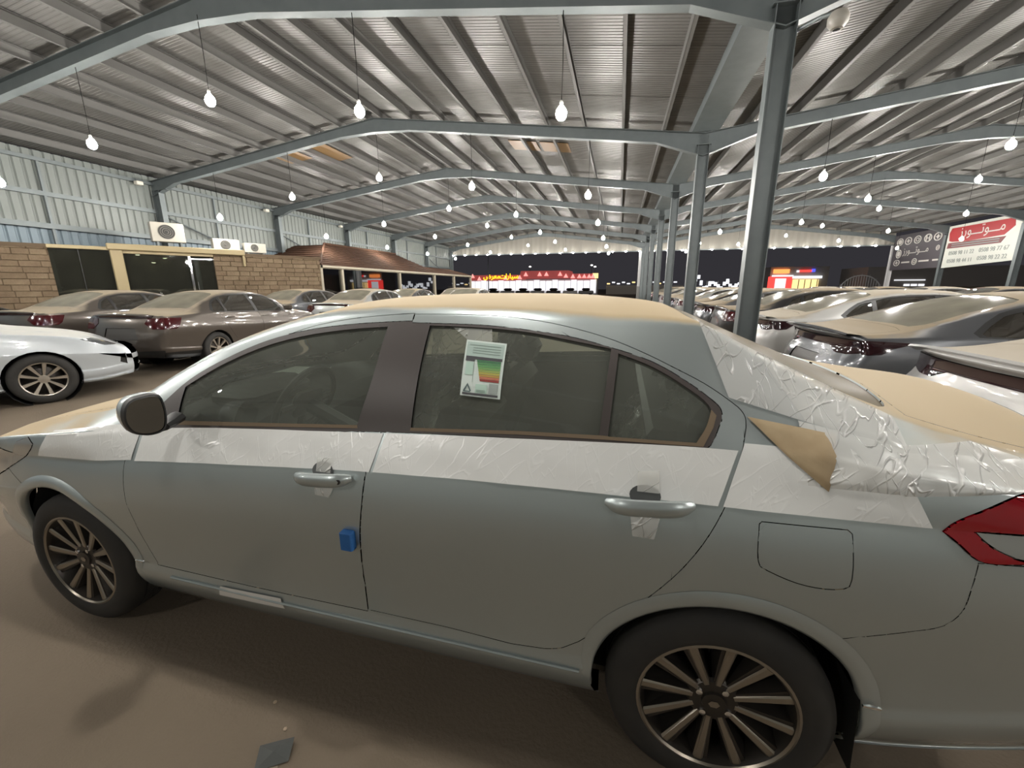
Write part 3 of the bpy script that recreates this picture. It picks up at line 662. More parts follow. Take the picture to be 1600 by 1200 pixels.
hreg=[R('arch',(0,),circle(.04,.33,.362),raw=1),R('arch',(0,),circle(2.65,.335,.357),raw=1),
 R('front_glass',(0,),FD_GLASS),R('front_strip',(0,),[(0.715, 1.015), (1.506, 1.065), (1.509, 1.055), (0.701, 0.9989999999999999)],raw=1),R('front_window_trim',(0,),FD_OUT),
 R('rear_glass_side',(0,),RD_GLASS),R('quarter_glass',(0,),RQ_GLASS),R('rear_strip',(0,),[(1.702, 1.073), (2.052, 1.093), (2.284, 1.101), (2.535, 1.103), (2.559, 1.144), (2.571, 1.184), (2.584, 1.171), (2.576, 1.142), (2.552, 1.095), (2.2939999999999996, 1.091), (2.052, 1.083), (1.699, 1.063)],raw=1),R('rear_window_trim',(0,),RD_OUT),
 R('fuel_door',(0,),FUEL),R('lamp_clear',(0,),LCLR),R('tail_lamp',(0,),LAMP),R('bumper_step',(0,),[(3.04,.573),(3.31,.588),(3.8,.60),(3.8,.05),(2.95,.05),(2.98,.40)],raw=1),R('front_door',(0,),FDOOR,n=3),R('rear_door',(0,),RDOOR,n=3),R('rear_bumper',(0,),BUMP),R('headlamp',(0,),HEAD),R('front_bumper',(0,),FBUMP),
 R('windshield',(1,),[(.27,-.1),(.27,0),(.29,.3),(.345,.60),(.39,.66),(.62,.632),(.85,.603),(1.10,.565),(1.20,.55),(1.235,.50),(1.255,.25),(1.26,0),(1.26,-.1)]),
 R('rear_window',(1,),[(2.50,-.1),(2.50,0),(2.515,.35),(2.535,.50),(2.56,.545),(2.74,.568),(2.9,.585),(3.02,.592),(3.05,.56),(3.09,.42),(3.12,.2),(3.13,0),(3.13,-.1)]),
 R('bonnet',(1,),[(-.80,-.1),(-.80,0),(-.79,.45),(-.6,.60),(-.25,.648),(.1,.668),(.24,.672),(.25,.5),(.24,0),(.24,-.1)]),
 R('boot_lid',(1,),[(3.145,-.1),(3.145,0),(3.13,.25),(3.09,.50),(3.085,.59),(3.3,.60),(3.5,.57),(3.7,.50),(3.7,-.1)]),
 R('tail_lamp',(2,),[(.95,.90),(.95,1.07),(.58,1.035),(.50,.93)],raw=1),R('rear_bumper',(2,),[(-.1,.05),(-.1,.60),(.6,.62),(.74,.74),(.95,.89),(.95,.05)],raw=1),R('boot_face',(2,),[(-.1,.61),(.58,.63),(.62,.9),(.56,1.2),(-.1,1.2)],raw=1),
 R('headlamp',(3,),[(.95,.60),(.95,.74),(.40,.68),(.36,.60)],raw=1),R('grille',(3,),[(-.1,.56),(-.1,.66),(.33,.66),(.30,.58)],raw=1),R('lower_grille',(3,),[(-.1,.27),(-.1,.42),(.45,.42),(.5,.27)],raw=1)]
hero=Car(HERO,170,1.0,hreg)
H0=thing('silver_sedan','silver-grey four-door sedan with dusty roof and protective film, filling the foreground','car',(-2.3179-.83*math.sin(-.0075),1.075+.83,0),-.0075)
G=hero
G_=lambda name,m,side,label=None,parent=None,**k: place(name,hero.mesh(k.pop('src',name),m,side,**k),parent or H0,label=label)
G_('body_shell',P_hero_top,'both',src='body',inset=.0,skirt=.008)
G_('bonnet',P_hero_top,'both'); G_('boot_lid',P_hero_top,'both',label='boot lid under thick beige dust'); G_('boot_face',P_hero,'both')
G_('windshield',G_side,'both',off=-.004,skirt=0); G_('rear_window',G_rear,'both',off=-.006,skirt=0,label='rear window dulled by brown dust')
G_('grille',M_black,'both',off=-.01); G_('lower_grille',M_black,'both',off=-.01); [G_('front_bumper',P_hero,sd) for sd in (-1,1)]
G_('rear_bumper',P_hero,'both'); [G_('bumper_skirt',P_hero,sd,src='bumper_step',off=-.010,inset=-.004,skirt=.004) for sd in (-1,1)]
for sd in (-1,1):
    d1=G_('front_door',P_hero,sd); d2=G_('rear_door',P_hero,sd)
    G_('window_trim',M_trim,sd,src='front_window_trim',parent=d1,inset=0,skirt=.02); G_('weatherstrip',M_strip,sd,src='front_strip',parent=d1,inset=0,skirt=0,off=.001)
    G_('window_glass',G_side,sd,src='front_glass',parent=d1,off=-.006,inset=-.004,skirt=.001)
    G_('window_trim',M_trim,sd,src='rear_window_trim',parent=d2,inset=0,skirt=.02); G_('weatherstrip',M_strip,sd,src='rear_strip',parent=d2,inset=0,skirt=0,off=.001)
    G_('window_glass',G_side,sd,src='rear_glass_side',parent=d2,off=-.006,inset=-.004,skirt=.001); G_('quarter_glass',G_side,sd,parent=d2,off=-.006,inset=-.004,skirt=.001)
    G_('fuel_flap',P_hero,sd,src='fuel_door') if sd<0 else G_('rear_quarter_patch',P_hero,sd,src='fuel_door',inset=0,skirt=0)
    tl=G_('tail_lamp',M_lens_red,sd,label='red tail lamp lens',off=.004,skirt=.02); G_('reversing_lens',M_lens_clear,sd,src='lamp_clear',parent=tl,off=.003,skirt=.01)
    G_('headlamp',M_head,sd,off=.002)
    wheel_well(H0,.04,.33,.362,sd); wheel_well(H0,2.65,.335,.357,sd)
    m=MB(); m.add([(2.985,sd*.62,.45),(2.985,sd*.835,.45),(3.0,sd*.835,.20),(3.0,sd*.62,.20)],[(0,1,2,3)]); m.build('mud_flap',M_black,H0)
    # dark lining behind the door gaps, following the inside of the skin
    rows=range(2,hero.S.iC-1); V=[];F=[]; ii=[i for i,x in enumerate(hero.xs) if .42<x<2.27 or 3.05<x<3.3 and False]
    for i in ii:
        for j in rows: p=hero.G[i,j]-hero.N[i,j]*.045; V.append((p[0],sd*p[1],p[2]))
    nr_=len(rows)
    for i in range(len(ii)-1):
        for j in range(nr_-1): a=i*nr_+j; F.append((a,a+nr_,a+nr_+1,a+1))
    MB().add(V,F).build('door_lining',mat('grey_door_lining',srgb(96,92,84),.8),H0,True)
WD=wheel_meshes()
for x in (.04,2.65):
    for y in (-.748,.748): add_wheel(H0,WD,x,y,.316)
m=MB(); m.box(-.5,3.3,-.5,.5,.19,.21); m.box(.42,2.28,-.72,.72,.20,.24); m.build('underbody',M_void,H0)
m=MB(); m.box(.48,2.9,-.78,.78,.30,.32); m.build('cabin_floor',mat('grey_carpet',srgb(70,66,60),.95),H0)
# rocker highlight: thin moulding along the sill
m=MB(); m.tube([(x,-(hero.y_at(x,.352)+.003),.352) for x in np.linspace(.60,2.26,24)],.006,6); m.build('sill_moulding',P_hero,H0,True)
# ---------------------------------------------------------------- handles
def handle(x0,x1,z,door_parent,key):
    m=MB(); n=14; path=[];ra=[];rb=[]
    for i in range(n+1):
        t=i/n; x=x0+(x1-x0)*t; e=1-(2*t-1)**6; path.append((x,-(hero.y_at(x,z)+.006+.026*(1-(2*t-1)**4)),z+.018*t)); ra.append(.009+.006*e); rb.append(.011+.012*e)
    m.tube(path,ra,10,ry=rb); h=m.build('door_handle',P_hero,H0,True,label='silver pull handle')
    xm=(x0+x1)/2-.01; m=MB(); V=[];F=[]
    for k in range(20):
        a=2*math.pi*k/20; X=xm+.040*math.cos(a); Z=z+.026+.026*math.sin(a); V.append((X,-(hero.y_at(X,Z)+.0042),Z))
    m.add(V,[tuple(range(20))]); m.build('finger_recess_shade',mat('recess_shade_grey',srgb(92,94,94),.4,.3),H0)  # flat oval on the skin; the hollow's shade is put into its colour
    if key:
        m=MB(); m.lathe([(.0085,0),(.0085,.004),(.0,.004)],12,axes_matrix((x1-.028,-(hero.y_at(x1,z)+.034),z+.016),(1,0,0),(0,0,1))); m.build('key_hole',M_black,H0)
    else:
        m=MB(); p=path[10]; m.tube([(p[0]-.001,p[1],p[2]),(p[0]+.001,p[1],p[2])],.0138,10,ry=.0195); m.build('handle_seam',M_black,H0)
handle(1.31,1.525,.897,None,True); handle(2.315,2.53,.94,None,False)
# ---------------------------------------------------------------- door mirrors
def mirror(sd):
    yc=sd*.955; a=-.30*sd       # glass plane turned towards the driver
    ol=[(-.118,.0),(-.105,.045),(-.07,.072),(.0,.082),(.07,.082),(.105,.070),(.118,.035),(.115,-.03),(.095,-.065),(.04,-.078),(-.04,-.070),(-.095,-.045)]
    ol=[(x*.47,z*.86) for x,z in smooth_poly(ol,3,60)]; B=axes_matrix((.83,yc,1.095),(math.sin(a)*1.0,math.cos(a),0),(0,0,1)); back=B.to_3x3()@Vector((0,0,1))
    if back.x>0: back=-back
    def ring(sc,d,dz=0): return [tuple(B@Vector((x*sc,z*sc+dz,0))+back*d) for x,z in ol]
    m=MB(); n=len(ol); rs=[ring(.93,-.004),ring(1.0,.004),ring(1.03,.03),ring(.96,.065),ring(.78,.092),ring(.42,.108)]
    V=sum(rs,[]); F=[]
    for k in range(len(rs)-1):
        for i in range(n): F.append((k*n+i,k*n+(i+1)%n,(k+1)*n+(i+1)%n,(k+1)*n+i))
    F.append(tuple(range((len(rs)-1)*n,len(rs)*n))); m.add(V,F); h=m.build('door_mirror',P_hero,H0,True,label='silver door mirror housing with black rim')
    m=MB(); r1=ring(.97,-.008); r2=ring(.88,-.010); r0=ring(1.02,.012); V=r0+r1+r2; F=[]
    for k in range(2):
        for i in range(n): F.append((k*n+i,k*n+(i+1)%n,(k+1)*n+(i+1)%n,(k+1)*n+i))
    m.add(V,F); m.build('mirror_rim',M_black,h,True)
    m=MB(); m.add(ring(.89,-.006),[tuple(range(n))]); m.build('mirror_glass',mat('mirror_glass',(.22,.23,.23,1),.04,1),h)
    m=MB(); m.tube([(.80,sd*.90,1.035),(.76,sd*.84,1.03),(.75,sd*.80,1.04)],[.03,.028,.03],8,ry=[.016,.018,.022]); m.build('mirror_arm',M_black,h,True)
for sd in (-1,1): mirror(sd)
# ---------------------------------------------------------------- cabin
M_seat=mat('beige_seat_fabric',srgb(120,114,102),.85); M_dash=mat('dark_dashboard',(.03,.03,.03,1),.6); M_liner=mat('pale_headliner',srgb(150,148,138),.9); M_plast=film_mat('crinkled_plastic_wrap',.22,(.85,.86,.82,1))
def seat(x,y,w,rear=False):
    s=place('seat_cushion',None,H0); m=MB(); m.bev(x-.30,x+.22,y-w,y+w,.36,.58,.05); bpy.data.objects.remove(s)
    s=m.build('seat',M_seat,H0,True)
    m=MB(); MT=Matrix.Translation((x+.20,y,.50))@Matrix.Rotation(.38 if not rear else .42,4,'Y'); m.bev(-.08,.08,-w,w,0,.62,.05,MT); m.build('backrest',M_seat,s,True)
    for yy in ((0,) if not rear else (-.36,.36)):
        m=MB(); m.bev(-.055,.055,-.13,.13,.64 if not rear else .60,.80 if not rear else .74,.045,MT@Matrix.Translation((0,yy,0))); m.build('headrest',M_seat,s,True)
    m=MB()   # plastic wrap hanging over the seat back
    rnd=random.Random(int(x*100)); V=[];F=[]; nu,nv=14,18
    for i in range(nu+1):
        for j in range(nv+1):
            u=-w*1.05+2.1*w*i/nu; hh=.10+.76*j/nv; V.append(tuple(MT@Vector((-.10-.05*abs(math.sin(9*u+6*hh+x))**2-.04*abs(math.sin(-14*u+11*hh+2*x))**3-.012*rnd.random(),u,hh))))
    for i in range(nu):
        for j in range(nv): a=i*(nv+1)+j; F.append((a,a+nv+1,a+nv+2,a+1))
    m.add(V,F); m.build('plastic_cover',M_plast,s)
    return s
for y in (-.36,.36): seat(1.36,y,.25)
seat(2.22,0,.62,True)
m=MB(); V=[];F=[]; prof=[(.40,1.00),(.55,1.03),(.72,1.02),(.82,.97),(.86,.88),(.80,.70),(.70,.45)]; ys=np.linspace(-.74,.74,13)
for y in ys:
    for (x,z) in prof: V.append((x+.05*(abs(y)/.74)**2,y,z-.05*(abs(y)/.74)**3))
for i in range(12):
    for j in range(6): a=i*7+j; F.append((a,a+7,a+8,a+1))
m.add(V,F); m.bev(.58,.82,-.56,-.16,.98,1.085,.04); d=m.build('dashboard',M_dash,H0,True)
MW=Matrix.Translation((.93,-.36,.985))@Matrix.Rotation(-1.15,4,'Y'); m=MB(); V=[];F=[]; na,nb=40,8
for i in range(na):
    a=2*math.pi*i/na
    for k in range(nb):
        b=2*math.pi*k/nb; rr=.178+.015*math.cos(b); V.append(tuple(MW@Vector((rr*math.cos(a),rr*math.sin(a),.015*math.sin(b)))))
for i in range(na):
    for k in range(nb): F.append((i*nb+k,((i+1)%na)*nb+k,((i+1)%na)*nb+(k+1)%nb,i*nb+(k+1)%nb))
m.add(V,F); sw=m.build('steering_wheel',M_dash,H0,True)
m=MB(); m.bev(-.06,.07,-.085,.085,-.03,.025,.02,MW); m.tube([tuple(MW@Vector((0,-.16,0))),tuple(MW@Vector((0,.16,0)))],.016,6); m.tube([tuple(MW@Vector((0,0,0))),tuple(MW@Vector((-.165,0,0)))],.016,6); m.build('wheel_hub',M_dash,sw,True)
m=MB(); m.tube([tuple(MW@Vector((0,0,-.02))),tuple(MW@Vector((.0,0,-.3)))],.035,8); m.build('steering_column',M_dash,sw,True)
m=MB(); m.bev(.99,1.02,-.13,.13,1.275,1.345,.02); m.build('inner_mirror',M_dash,H0,True)
m=MB(); V=[];F=[]; ii=[i for i,x in enumerate(hero.xs) if 1.28<x<2.46]; rw=list(range(hero.S.iE+1,hero.G.shape[1])); 
for i in ii:
    for sg in (1,-1):
        for j in (rw if sg>0 else rw[::-1]): p=hero.G[i,j]; V.append((p[0],sg*p[1],p[2]-.035))
nr_=2*len(rw)
for i in range(len(ii)-1):
    for j in range(nr_-1): a=i*nr_+j; F.append((a,a+nr_,a+nr_+1,a+1))
m.add(V,F); m.build('headliner',M_liner,H0,True)
m=MB(); V=[]; 
m.bev(2.42,2.98,-.66,.66,1.02,1.08,.02); m.build('parcel_shelf',M_dash,H0)
# ---------------------------------------------------------------- energy label inside the rear door glass
def on_glass(x,z,off): return (x,-(hero.y_at(x,z)+off),z)
LC=[(1.85,1.341),(1.985,1.332),(1.986,1.175),(1.856,1.18)]      # tl,tr,br,bl in (x,z)
def lq(u,v):
    a=np.array(LC[0])*(1-u)+np.array(LC[1])*u; b=np.array(LC[3])*(1-u)+np.array(LC[2])*u; return a*(1-v)+b*v
def lab_quad(name,pts,m,parent,off):
    mb=MB()
    if len(pts)==4:
        n=5; q=[np.array(p) for p in pts]; V=[];F=[]
        for i in range(n+1):
            for j in range(n+1):
                s,t=i/n,j/n; p=q[0]*(1-s)*(1-t)+q[1]*s*(1-t)+q[2]*s*t+q[3]*(1-s)*t; V.append(on_glass(*lq(*p),off))
        for i in range(n):
            for j in range(n): a=i*(n+1)+j; F.append((a,a+n+1,a+n+2,a+1))
        mb.add(V,F)
    else: mb.add([on_glass(*lq(u,v),off) for u,v in pts],[tuple(range(len(pts)))])
    return mb.build(name,m,parent)
M_lab=mat('pale_label_paper',srgb(214,226,220),.6); 
lb=lab_quad('energy_label',[(0,0),(1,0),(1,1),(0,1)],M_lab,H0,-.0025); lb['label']='pale energy rating label with green to red bars'
def rect(u0,v0,u1,v1): return [(u0,v0),(u1,v0),(u1,v1),(u0,v1)]
lab_quad('label_frame',rect(.04,.03,.96,.285),mat('label_grey_green',srgb(176,196,188),.6),lb,-.0020)
for k,v in enumerate((.07,.12,.165,.21)): lab_quad('label_text_line',rect(.20 if k else .10,v,.88,v+.018),mat('label_text',srgb(140,158,150),.6),lb,-.0014)
lab_quad('label_dark_bar',rect(.05,.285,.95,.335),mat('label_dark',srgb(74,74,78),.6),lb,-.0014); lab_quad('label_dark_tab',rect(.05,.335,.28,.375),MATS['label_dark'],lb,-.0014)
for k,c in enumerate([(70,120,84),(84,140,90),(98,156,96),(120,166,98),(150,170,92),(178,172,84),(184,148,76),(196,120,92),(150,62,56)]):
    v=.34+.042*k; lab_quad('rating_bar',[(.33+.015*k,v),(.93,v),(.93,v+.038),(.345+.015*k,v+.038)],mat('rating_%d'%k,srgb(*c),.6),lb,-.0014)
lab_quad('label_column_line',rect(.275,.38,.282,.75),MATS['label_text'],lb,-.0014); lab_quad('label_pale_box',rect(.07,.39,.26,.62),mat('label_mint',srgb(186,214,200),.6),lb,-.0014)
lab_quad('label_triangle_mark',[(.17,.765),(.27,.90),(.245,.915),(.17,.81),(.115,.905),(.25,.905),(.25,.925),(.07,.925),(.07,.90)],mat('label_mark',srgb(84,104,104),.6),lb,-.0006)
lab_quad('label_small_box',rect(.37,.77,.66,.925),MATS['label_mint'],lb,-.0014); lab_quad('label_grey_box',rect(.70,.74,.92,.92),mat('label_grey',srgb(160,170,166),.6),lb,-.0014)
for v in (.87,.895): lab_quad('label_text_line',rect(.40,v,.62,v+.012),MATS['label_text'],lb,-.0006)
lab_quad('label_footer',rect(.05,.935,.94,.975),MATS['label_dark'],lb,-.0014)
m=MB(); m.add([on_glass(x,z,-.0045) for x,z in [(1.793,1.376),(1.927,1.373),(1.936,1.336),(1.85,1.341)]],[(0,1,2,3)]); m.build('tape_strip',film_mat('clear_tape',.35,(.7,.72,.68,1)),H0)
# ---------------------------------------------------------------- tapes, film and paper stuck on the body
T_tape=film_mat('white_tape',.55,(.82,.82,.78,1)); T_film=film_mat('wrinkled_white_film',.62,(.85,.85,.82,1)); T_thin=film_mat('thin_white_film',.5,(.85,.85,.83,1))
tp=lambda c,n,a,seed,m,nm='tape_strip',off=.0055: hero.patch(c,n,n,off,a,seed).build(nm,m,H0,True)
tp([(2.392,1.024),(2.446,1.029),(2.448,.975),(2.392,.975)],6,.002,1,T_tape); tp([(2.376,.925),(2.455,.93),(2.441,.86),(2.386,.862)],6,.004,2,T_tape)
tp([(1.38,.958),(1.436,.962),(1.44,.918),(1.384,.918)],6,.002,3,T_tape); tp([(1.38,.885),(1.461,.888),(1.443,.843),(1.389,.845)],6,.004,4,T_tape)
m=MB(); m.add([(2.385,-(hero.y_at(2.4,.96)+.036),1.0),(2.45,-(hero.y_at(2.4,.96)+.036),1.0),(2.452,-(hero.y_at(2.4,.96)+.037),.94),(2.383,-(hero.y_at(2.4,.96)+.037),.94)],[(0,1,2,3)])
tp([(.86,.365),(1.15,.372),(1.163,.330),(.845,.318)],12,.003,5,mat('grey_sill_tape',srgb(215,213,208),.6),off=.006)
tp([(2.545,1.405),(2.70,1.325),(2.80,1.165),(2.615,1.215)],18,.004,11,T_thin,'protective_film')
tp([(2.70,1.325),(3.03,1.17),(3.02,1.115),(2.80,1.165)],24,.013,12,T_film,'protective_film',.003)
tp([(2.78,1.168),(3.02,1.118),(2.99,1.03),(2.79,1.03)],26,.014,13,T_film,'protective_film',.003)
tp([(3.0,1.122),(3.20,1.12),(3.40,1.06),(3.02,1.09)],22,.010,15,T_film,'protective_film',.003)
tp([(3.0,1.115),(3.34,1.085),(3.30,1.055),(2.985,1.028)],28,.014,14,T_film,'protective_film',.004)
# smooth white transit film over the shoulder of doors, wing and rear quarter
T_sh=film_mat('white_transit_film',.88,(.93,.94,.92,1),.12); zc_=hero.S.f['char']; zb_=hero.S.f['belt']
def shoulder(x0,x1,lo=.003,hi=.008,n=26,seed=31,top=None,d0=0,d1=0):
    V=[];F=[]; nv=7
    for i in range(n+1):
        x=x0+(x1-x0)*i/n; za=zc_(x)+lo; zt=(zb_(x)-hi) if top is None else top(x)
        for j in range(nv+1):
            z=za+(zt-za)*j/nv; xx=x+(d0*(1-i/n)+d1*i/n)*j/nv; V.append((xx,-(hero.y_at(xx,z)+.0022+.0012*abs(math.sin(9*x+30*z+seed))**6),z))
    for i in range(n):
        for j in range(nv): a=i*(nv+1)+j; F.append((a,a+nv+1,a+nv+2,a+1))
    MB().add(V,F).build('shoulder_film',T_sh,H0,True)
shoulder(.540,1.580,seed=3,d0=.015,d1=.028); shoulder(1.592,2.590,seed=8,d0=.026,d1=.045); shoulder(-.05,.520,lo=.006,hi=-.02,seed=5,d0=.07,d1=.02); shoulder(2.602,3.045,seed=2,hi=-.01,d0=.048,d1=-.06)
# brown paper triangle peeling off
M_paper=mat('brown_kraft_paper',srgb(176,156,124),.75,noise=(14,.6,srgb(152,130,98)))
tri=[(2.653,1.177),(2.754,1.163),(2.80,1.153),(2.845,1.146),(2.853,1.14),(2.842,1.11),(2.832,1.06),(2.822,1.032),(2.81,1.033),(2.734,1.098)]
m=MB(); cx,cz=np.mean(np.array(tri),axis=0); V=[(cx,-(hero.y_at(cx,cz)+.012),cz)]+[(x,-(hero.y_at(x,z)+.004+.003*(k%3)),z) for k,(x,z) in enumerate(tri)]
V+= [(x,y+.002,z) for x,y,z in V]; n=len(tri); F=[(0,1+k,1+(k+1)%n) for k in range(n)]+[(n+1,n+2+(k+1)%n,n+2+k) for k in range(n)]; m=hero.patch([(2.658,1.173),(2.858,1.143),(2.832,1.021),(2.745,1.092)],16,12,.006,.012,21); m.build('paper_triangle',M_paper,H0,True,label='torn triangle of brown paper stuck to the rear quarter')
# blue foam guard on the front door edge
M_blue=mat('blue_foam',srgb(40,98,164),.7,noise=(40,.4,srgb(52,112,176)))
m=MB(); yb=-(hero.y_at(1.5,.70)); m.bev(1.487,1.532,yb-.026,yb+.002,.675,.742,.004); m.build('edge_guard',M_blue,H0,True,label='blue foam door edge guard')
# flared lips around the wheel arches
for sd in (-1,1):
    for (cx_,cz_,r_,a0,a1) in ((.04,.33,.362,-.22,PI_+.02),(2.65,.335,.357,-.28,PI_+.12)):
        V=[];F=[]; n=44
        for i in range(n+1):
            a=a0+(a1-a0)*i/n
            tp_=min(1,7*min(i/n,1-i/n)+.02)
            for (dr,dy) in ((-.003,-.02),(-.003,.005),(.006,.010),(.030,.009),(.046,.001)):
                dr=-.003+(dr+.003)*(.35+.65*tp_); dy=dy*tp_ if dy>0 else dy; X=cx_+(r_+dr)*math.cos(a); Z=cz_+(r_+dr)*math.sin(a); V.append((X,sd*(hero.y_at(X,Z)+dy),Z))
        for i in range(n):
            for k in range(4): q=i*5+k; F.append((q,q+5,q+6,q+1))
        MB().add(V,F).build('arch_flare',P_hero,H0,'all')
# sheet of paper on the dashboard
m=MB(); m.add([(.50,-.20,1.052),(.72,-.16,1.05),(.70,.12,1.05),(.48,.08,1.054)],[(0,1,2,3)]); m.build('paper_sheet',mat('white_paper',srgb(215,220,212),.7),H0)
m=MB(); m.box(2.99,3.03,-.842,-.836,.437,.443); m.build('arch_clip',M_chrome,H0)
# small silver clips at the arches
m=MB(); m.box(.425,.47,-.853,-.846,.40,.405); m.build('arch_clip',M_chrome,H0)
# ------------------------------------------------------------------ parked cars
def curves(base,**kw):
    d=dict(base); d.update(kw); return d
_c=HERO['curves']
FAST=dict(W=1.03,curves=dict(
  w=[(-.90,.70),(-.82,.79),(-.6,.895),(-.3,.955),(.2,.985),(1.4,1.0),(2.4,1.0),(2.9,.992),(3.3,.97),(3.55,.94),(3.72,.90)],
  sill=[(-.9,.24),(-.5,.20),(.5,.205),(2.3,.21),(3.0,.23),(3.72,.30)],
  char=[(-.9,.60),(-.5,.74),(0,.80),(.5,.83),(1.5,.87),(2.6,.93),(3.2,.962),(3.72,.965)],
  crease=[(-.9,0),(.3,.3),(.9,.6),(2.6,.9),(3.72,.5)],
  belt=[(-.9,.64),(-.6,.78),(-.25,.87),(.1,.92),(.5,.955),(1.5,.99),(2.4,1.02),(2.8,1.035),(3.2,1.03),(3.72,1.005)],
  beltY=[(-.9,.58),(-.6,.74),(-.2,.80),(.4,.83),(1.4,.845),(2.4,.845),(2.9,.83),(3.3,.80),(3.72,.75)],
  edge=[(-.9,.66),(-.6,.80),(-.25,.895),(.1,.955),(.3,.99),(.45,1.045),(.85,1.235),(1.2,1.352),(1.6,1.40),(2.1,1.388),(2.5,1.325),(2.9,1.205),(3.2,1.105),(3.4,1.06),(3.55,1.045),(3.72,1.04)],
  edgeY=[(-.9,.48),(-.6,.62),(-.2,.67),(.3,.70),(.85,.65),(1.3,.60),(2.1,.58),(2.6,.60),(3.1,.66),(3.4,.70),(3.72,.68)],
  bulge=[(-.9,0),(.3,0),(.9,.018),(2.3,.022),(2.8,.008),(3.72,0)],
  top=[(-.9,.67),(-.75,.78),(-.45,.885),(-.1,.955),(.2,1.01),(.35,1.06),(.8,1.272),(1.1,1.385),(1.35,1.43),(1.75,1.447),(2.1,1.435),(2.4,1.395),(2.8,1.28),(3.1,1.175),(3.3,1.11),(3.45,1.075),(3.6,1.07),(3.72,1.075)],
  crown=[(-.9,2.2),(.6,2.0),(1.5,2.6),(2.4,2.5),(3.72,2.2)]),
  lean_r=dict(x=(3.3,3.72),dx=[(.1,0),(.3,.02),(.55,.06),(.75,.02),(.9,-.06),(.98,-.05),(1.04,.03),(1.1,.03)]),
  lean_f=dict(x=(-.3,-.9),dx=[(.1,-.01),(.4,-.05),(.55,-.04),(.7,.03),(.8,.06)]))
SED=dict(W=1.02,curves=curves(FAST['curves'],
  edge=[(-.9,.66),(-.6,.80),(-.25,.895),(.1,.955),(.3,.99),(.45,1.045),(.85,1.24),(1.2,1.365),(1.6,1.412),(2.1,1.405),(2.4,1.365),(2.65,1.28),(2.9,1.175),(3.1,1.09),(3.25,1.055),(3.5,1.045),(3.72,1.03)],
  top=[(-.9,.67),(-.75,.78),(-.45,.885),(-.1,.955),(.2,1.01),(.35,1.06),(.8,1.28),(1.1,1.395),(1.35,1.445),(1.75,1.465),(2.1,1.455),(2.4,1.41),(2.65,1.325),(2.9,1.215),(3.1,1.125),(3.25,1.085),(3.5,1.08),(3.65,1.09),(3.72,1.085)]),
  lean_r=dict(x=(3.3,3.72),dx=[(.1,0),(.3,.03),(.55,.06),(.75,.03),(.9,0),(1.0,-.03),(1.07,.02),(1.1,.02)]),lean_f=FAST['lean_f'])
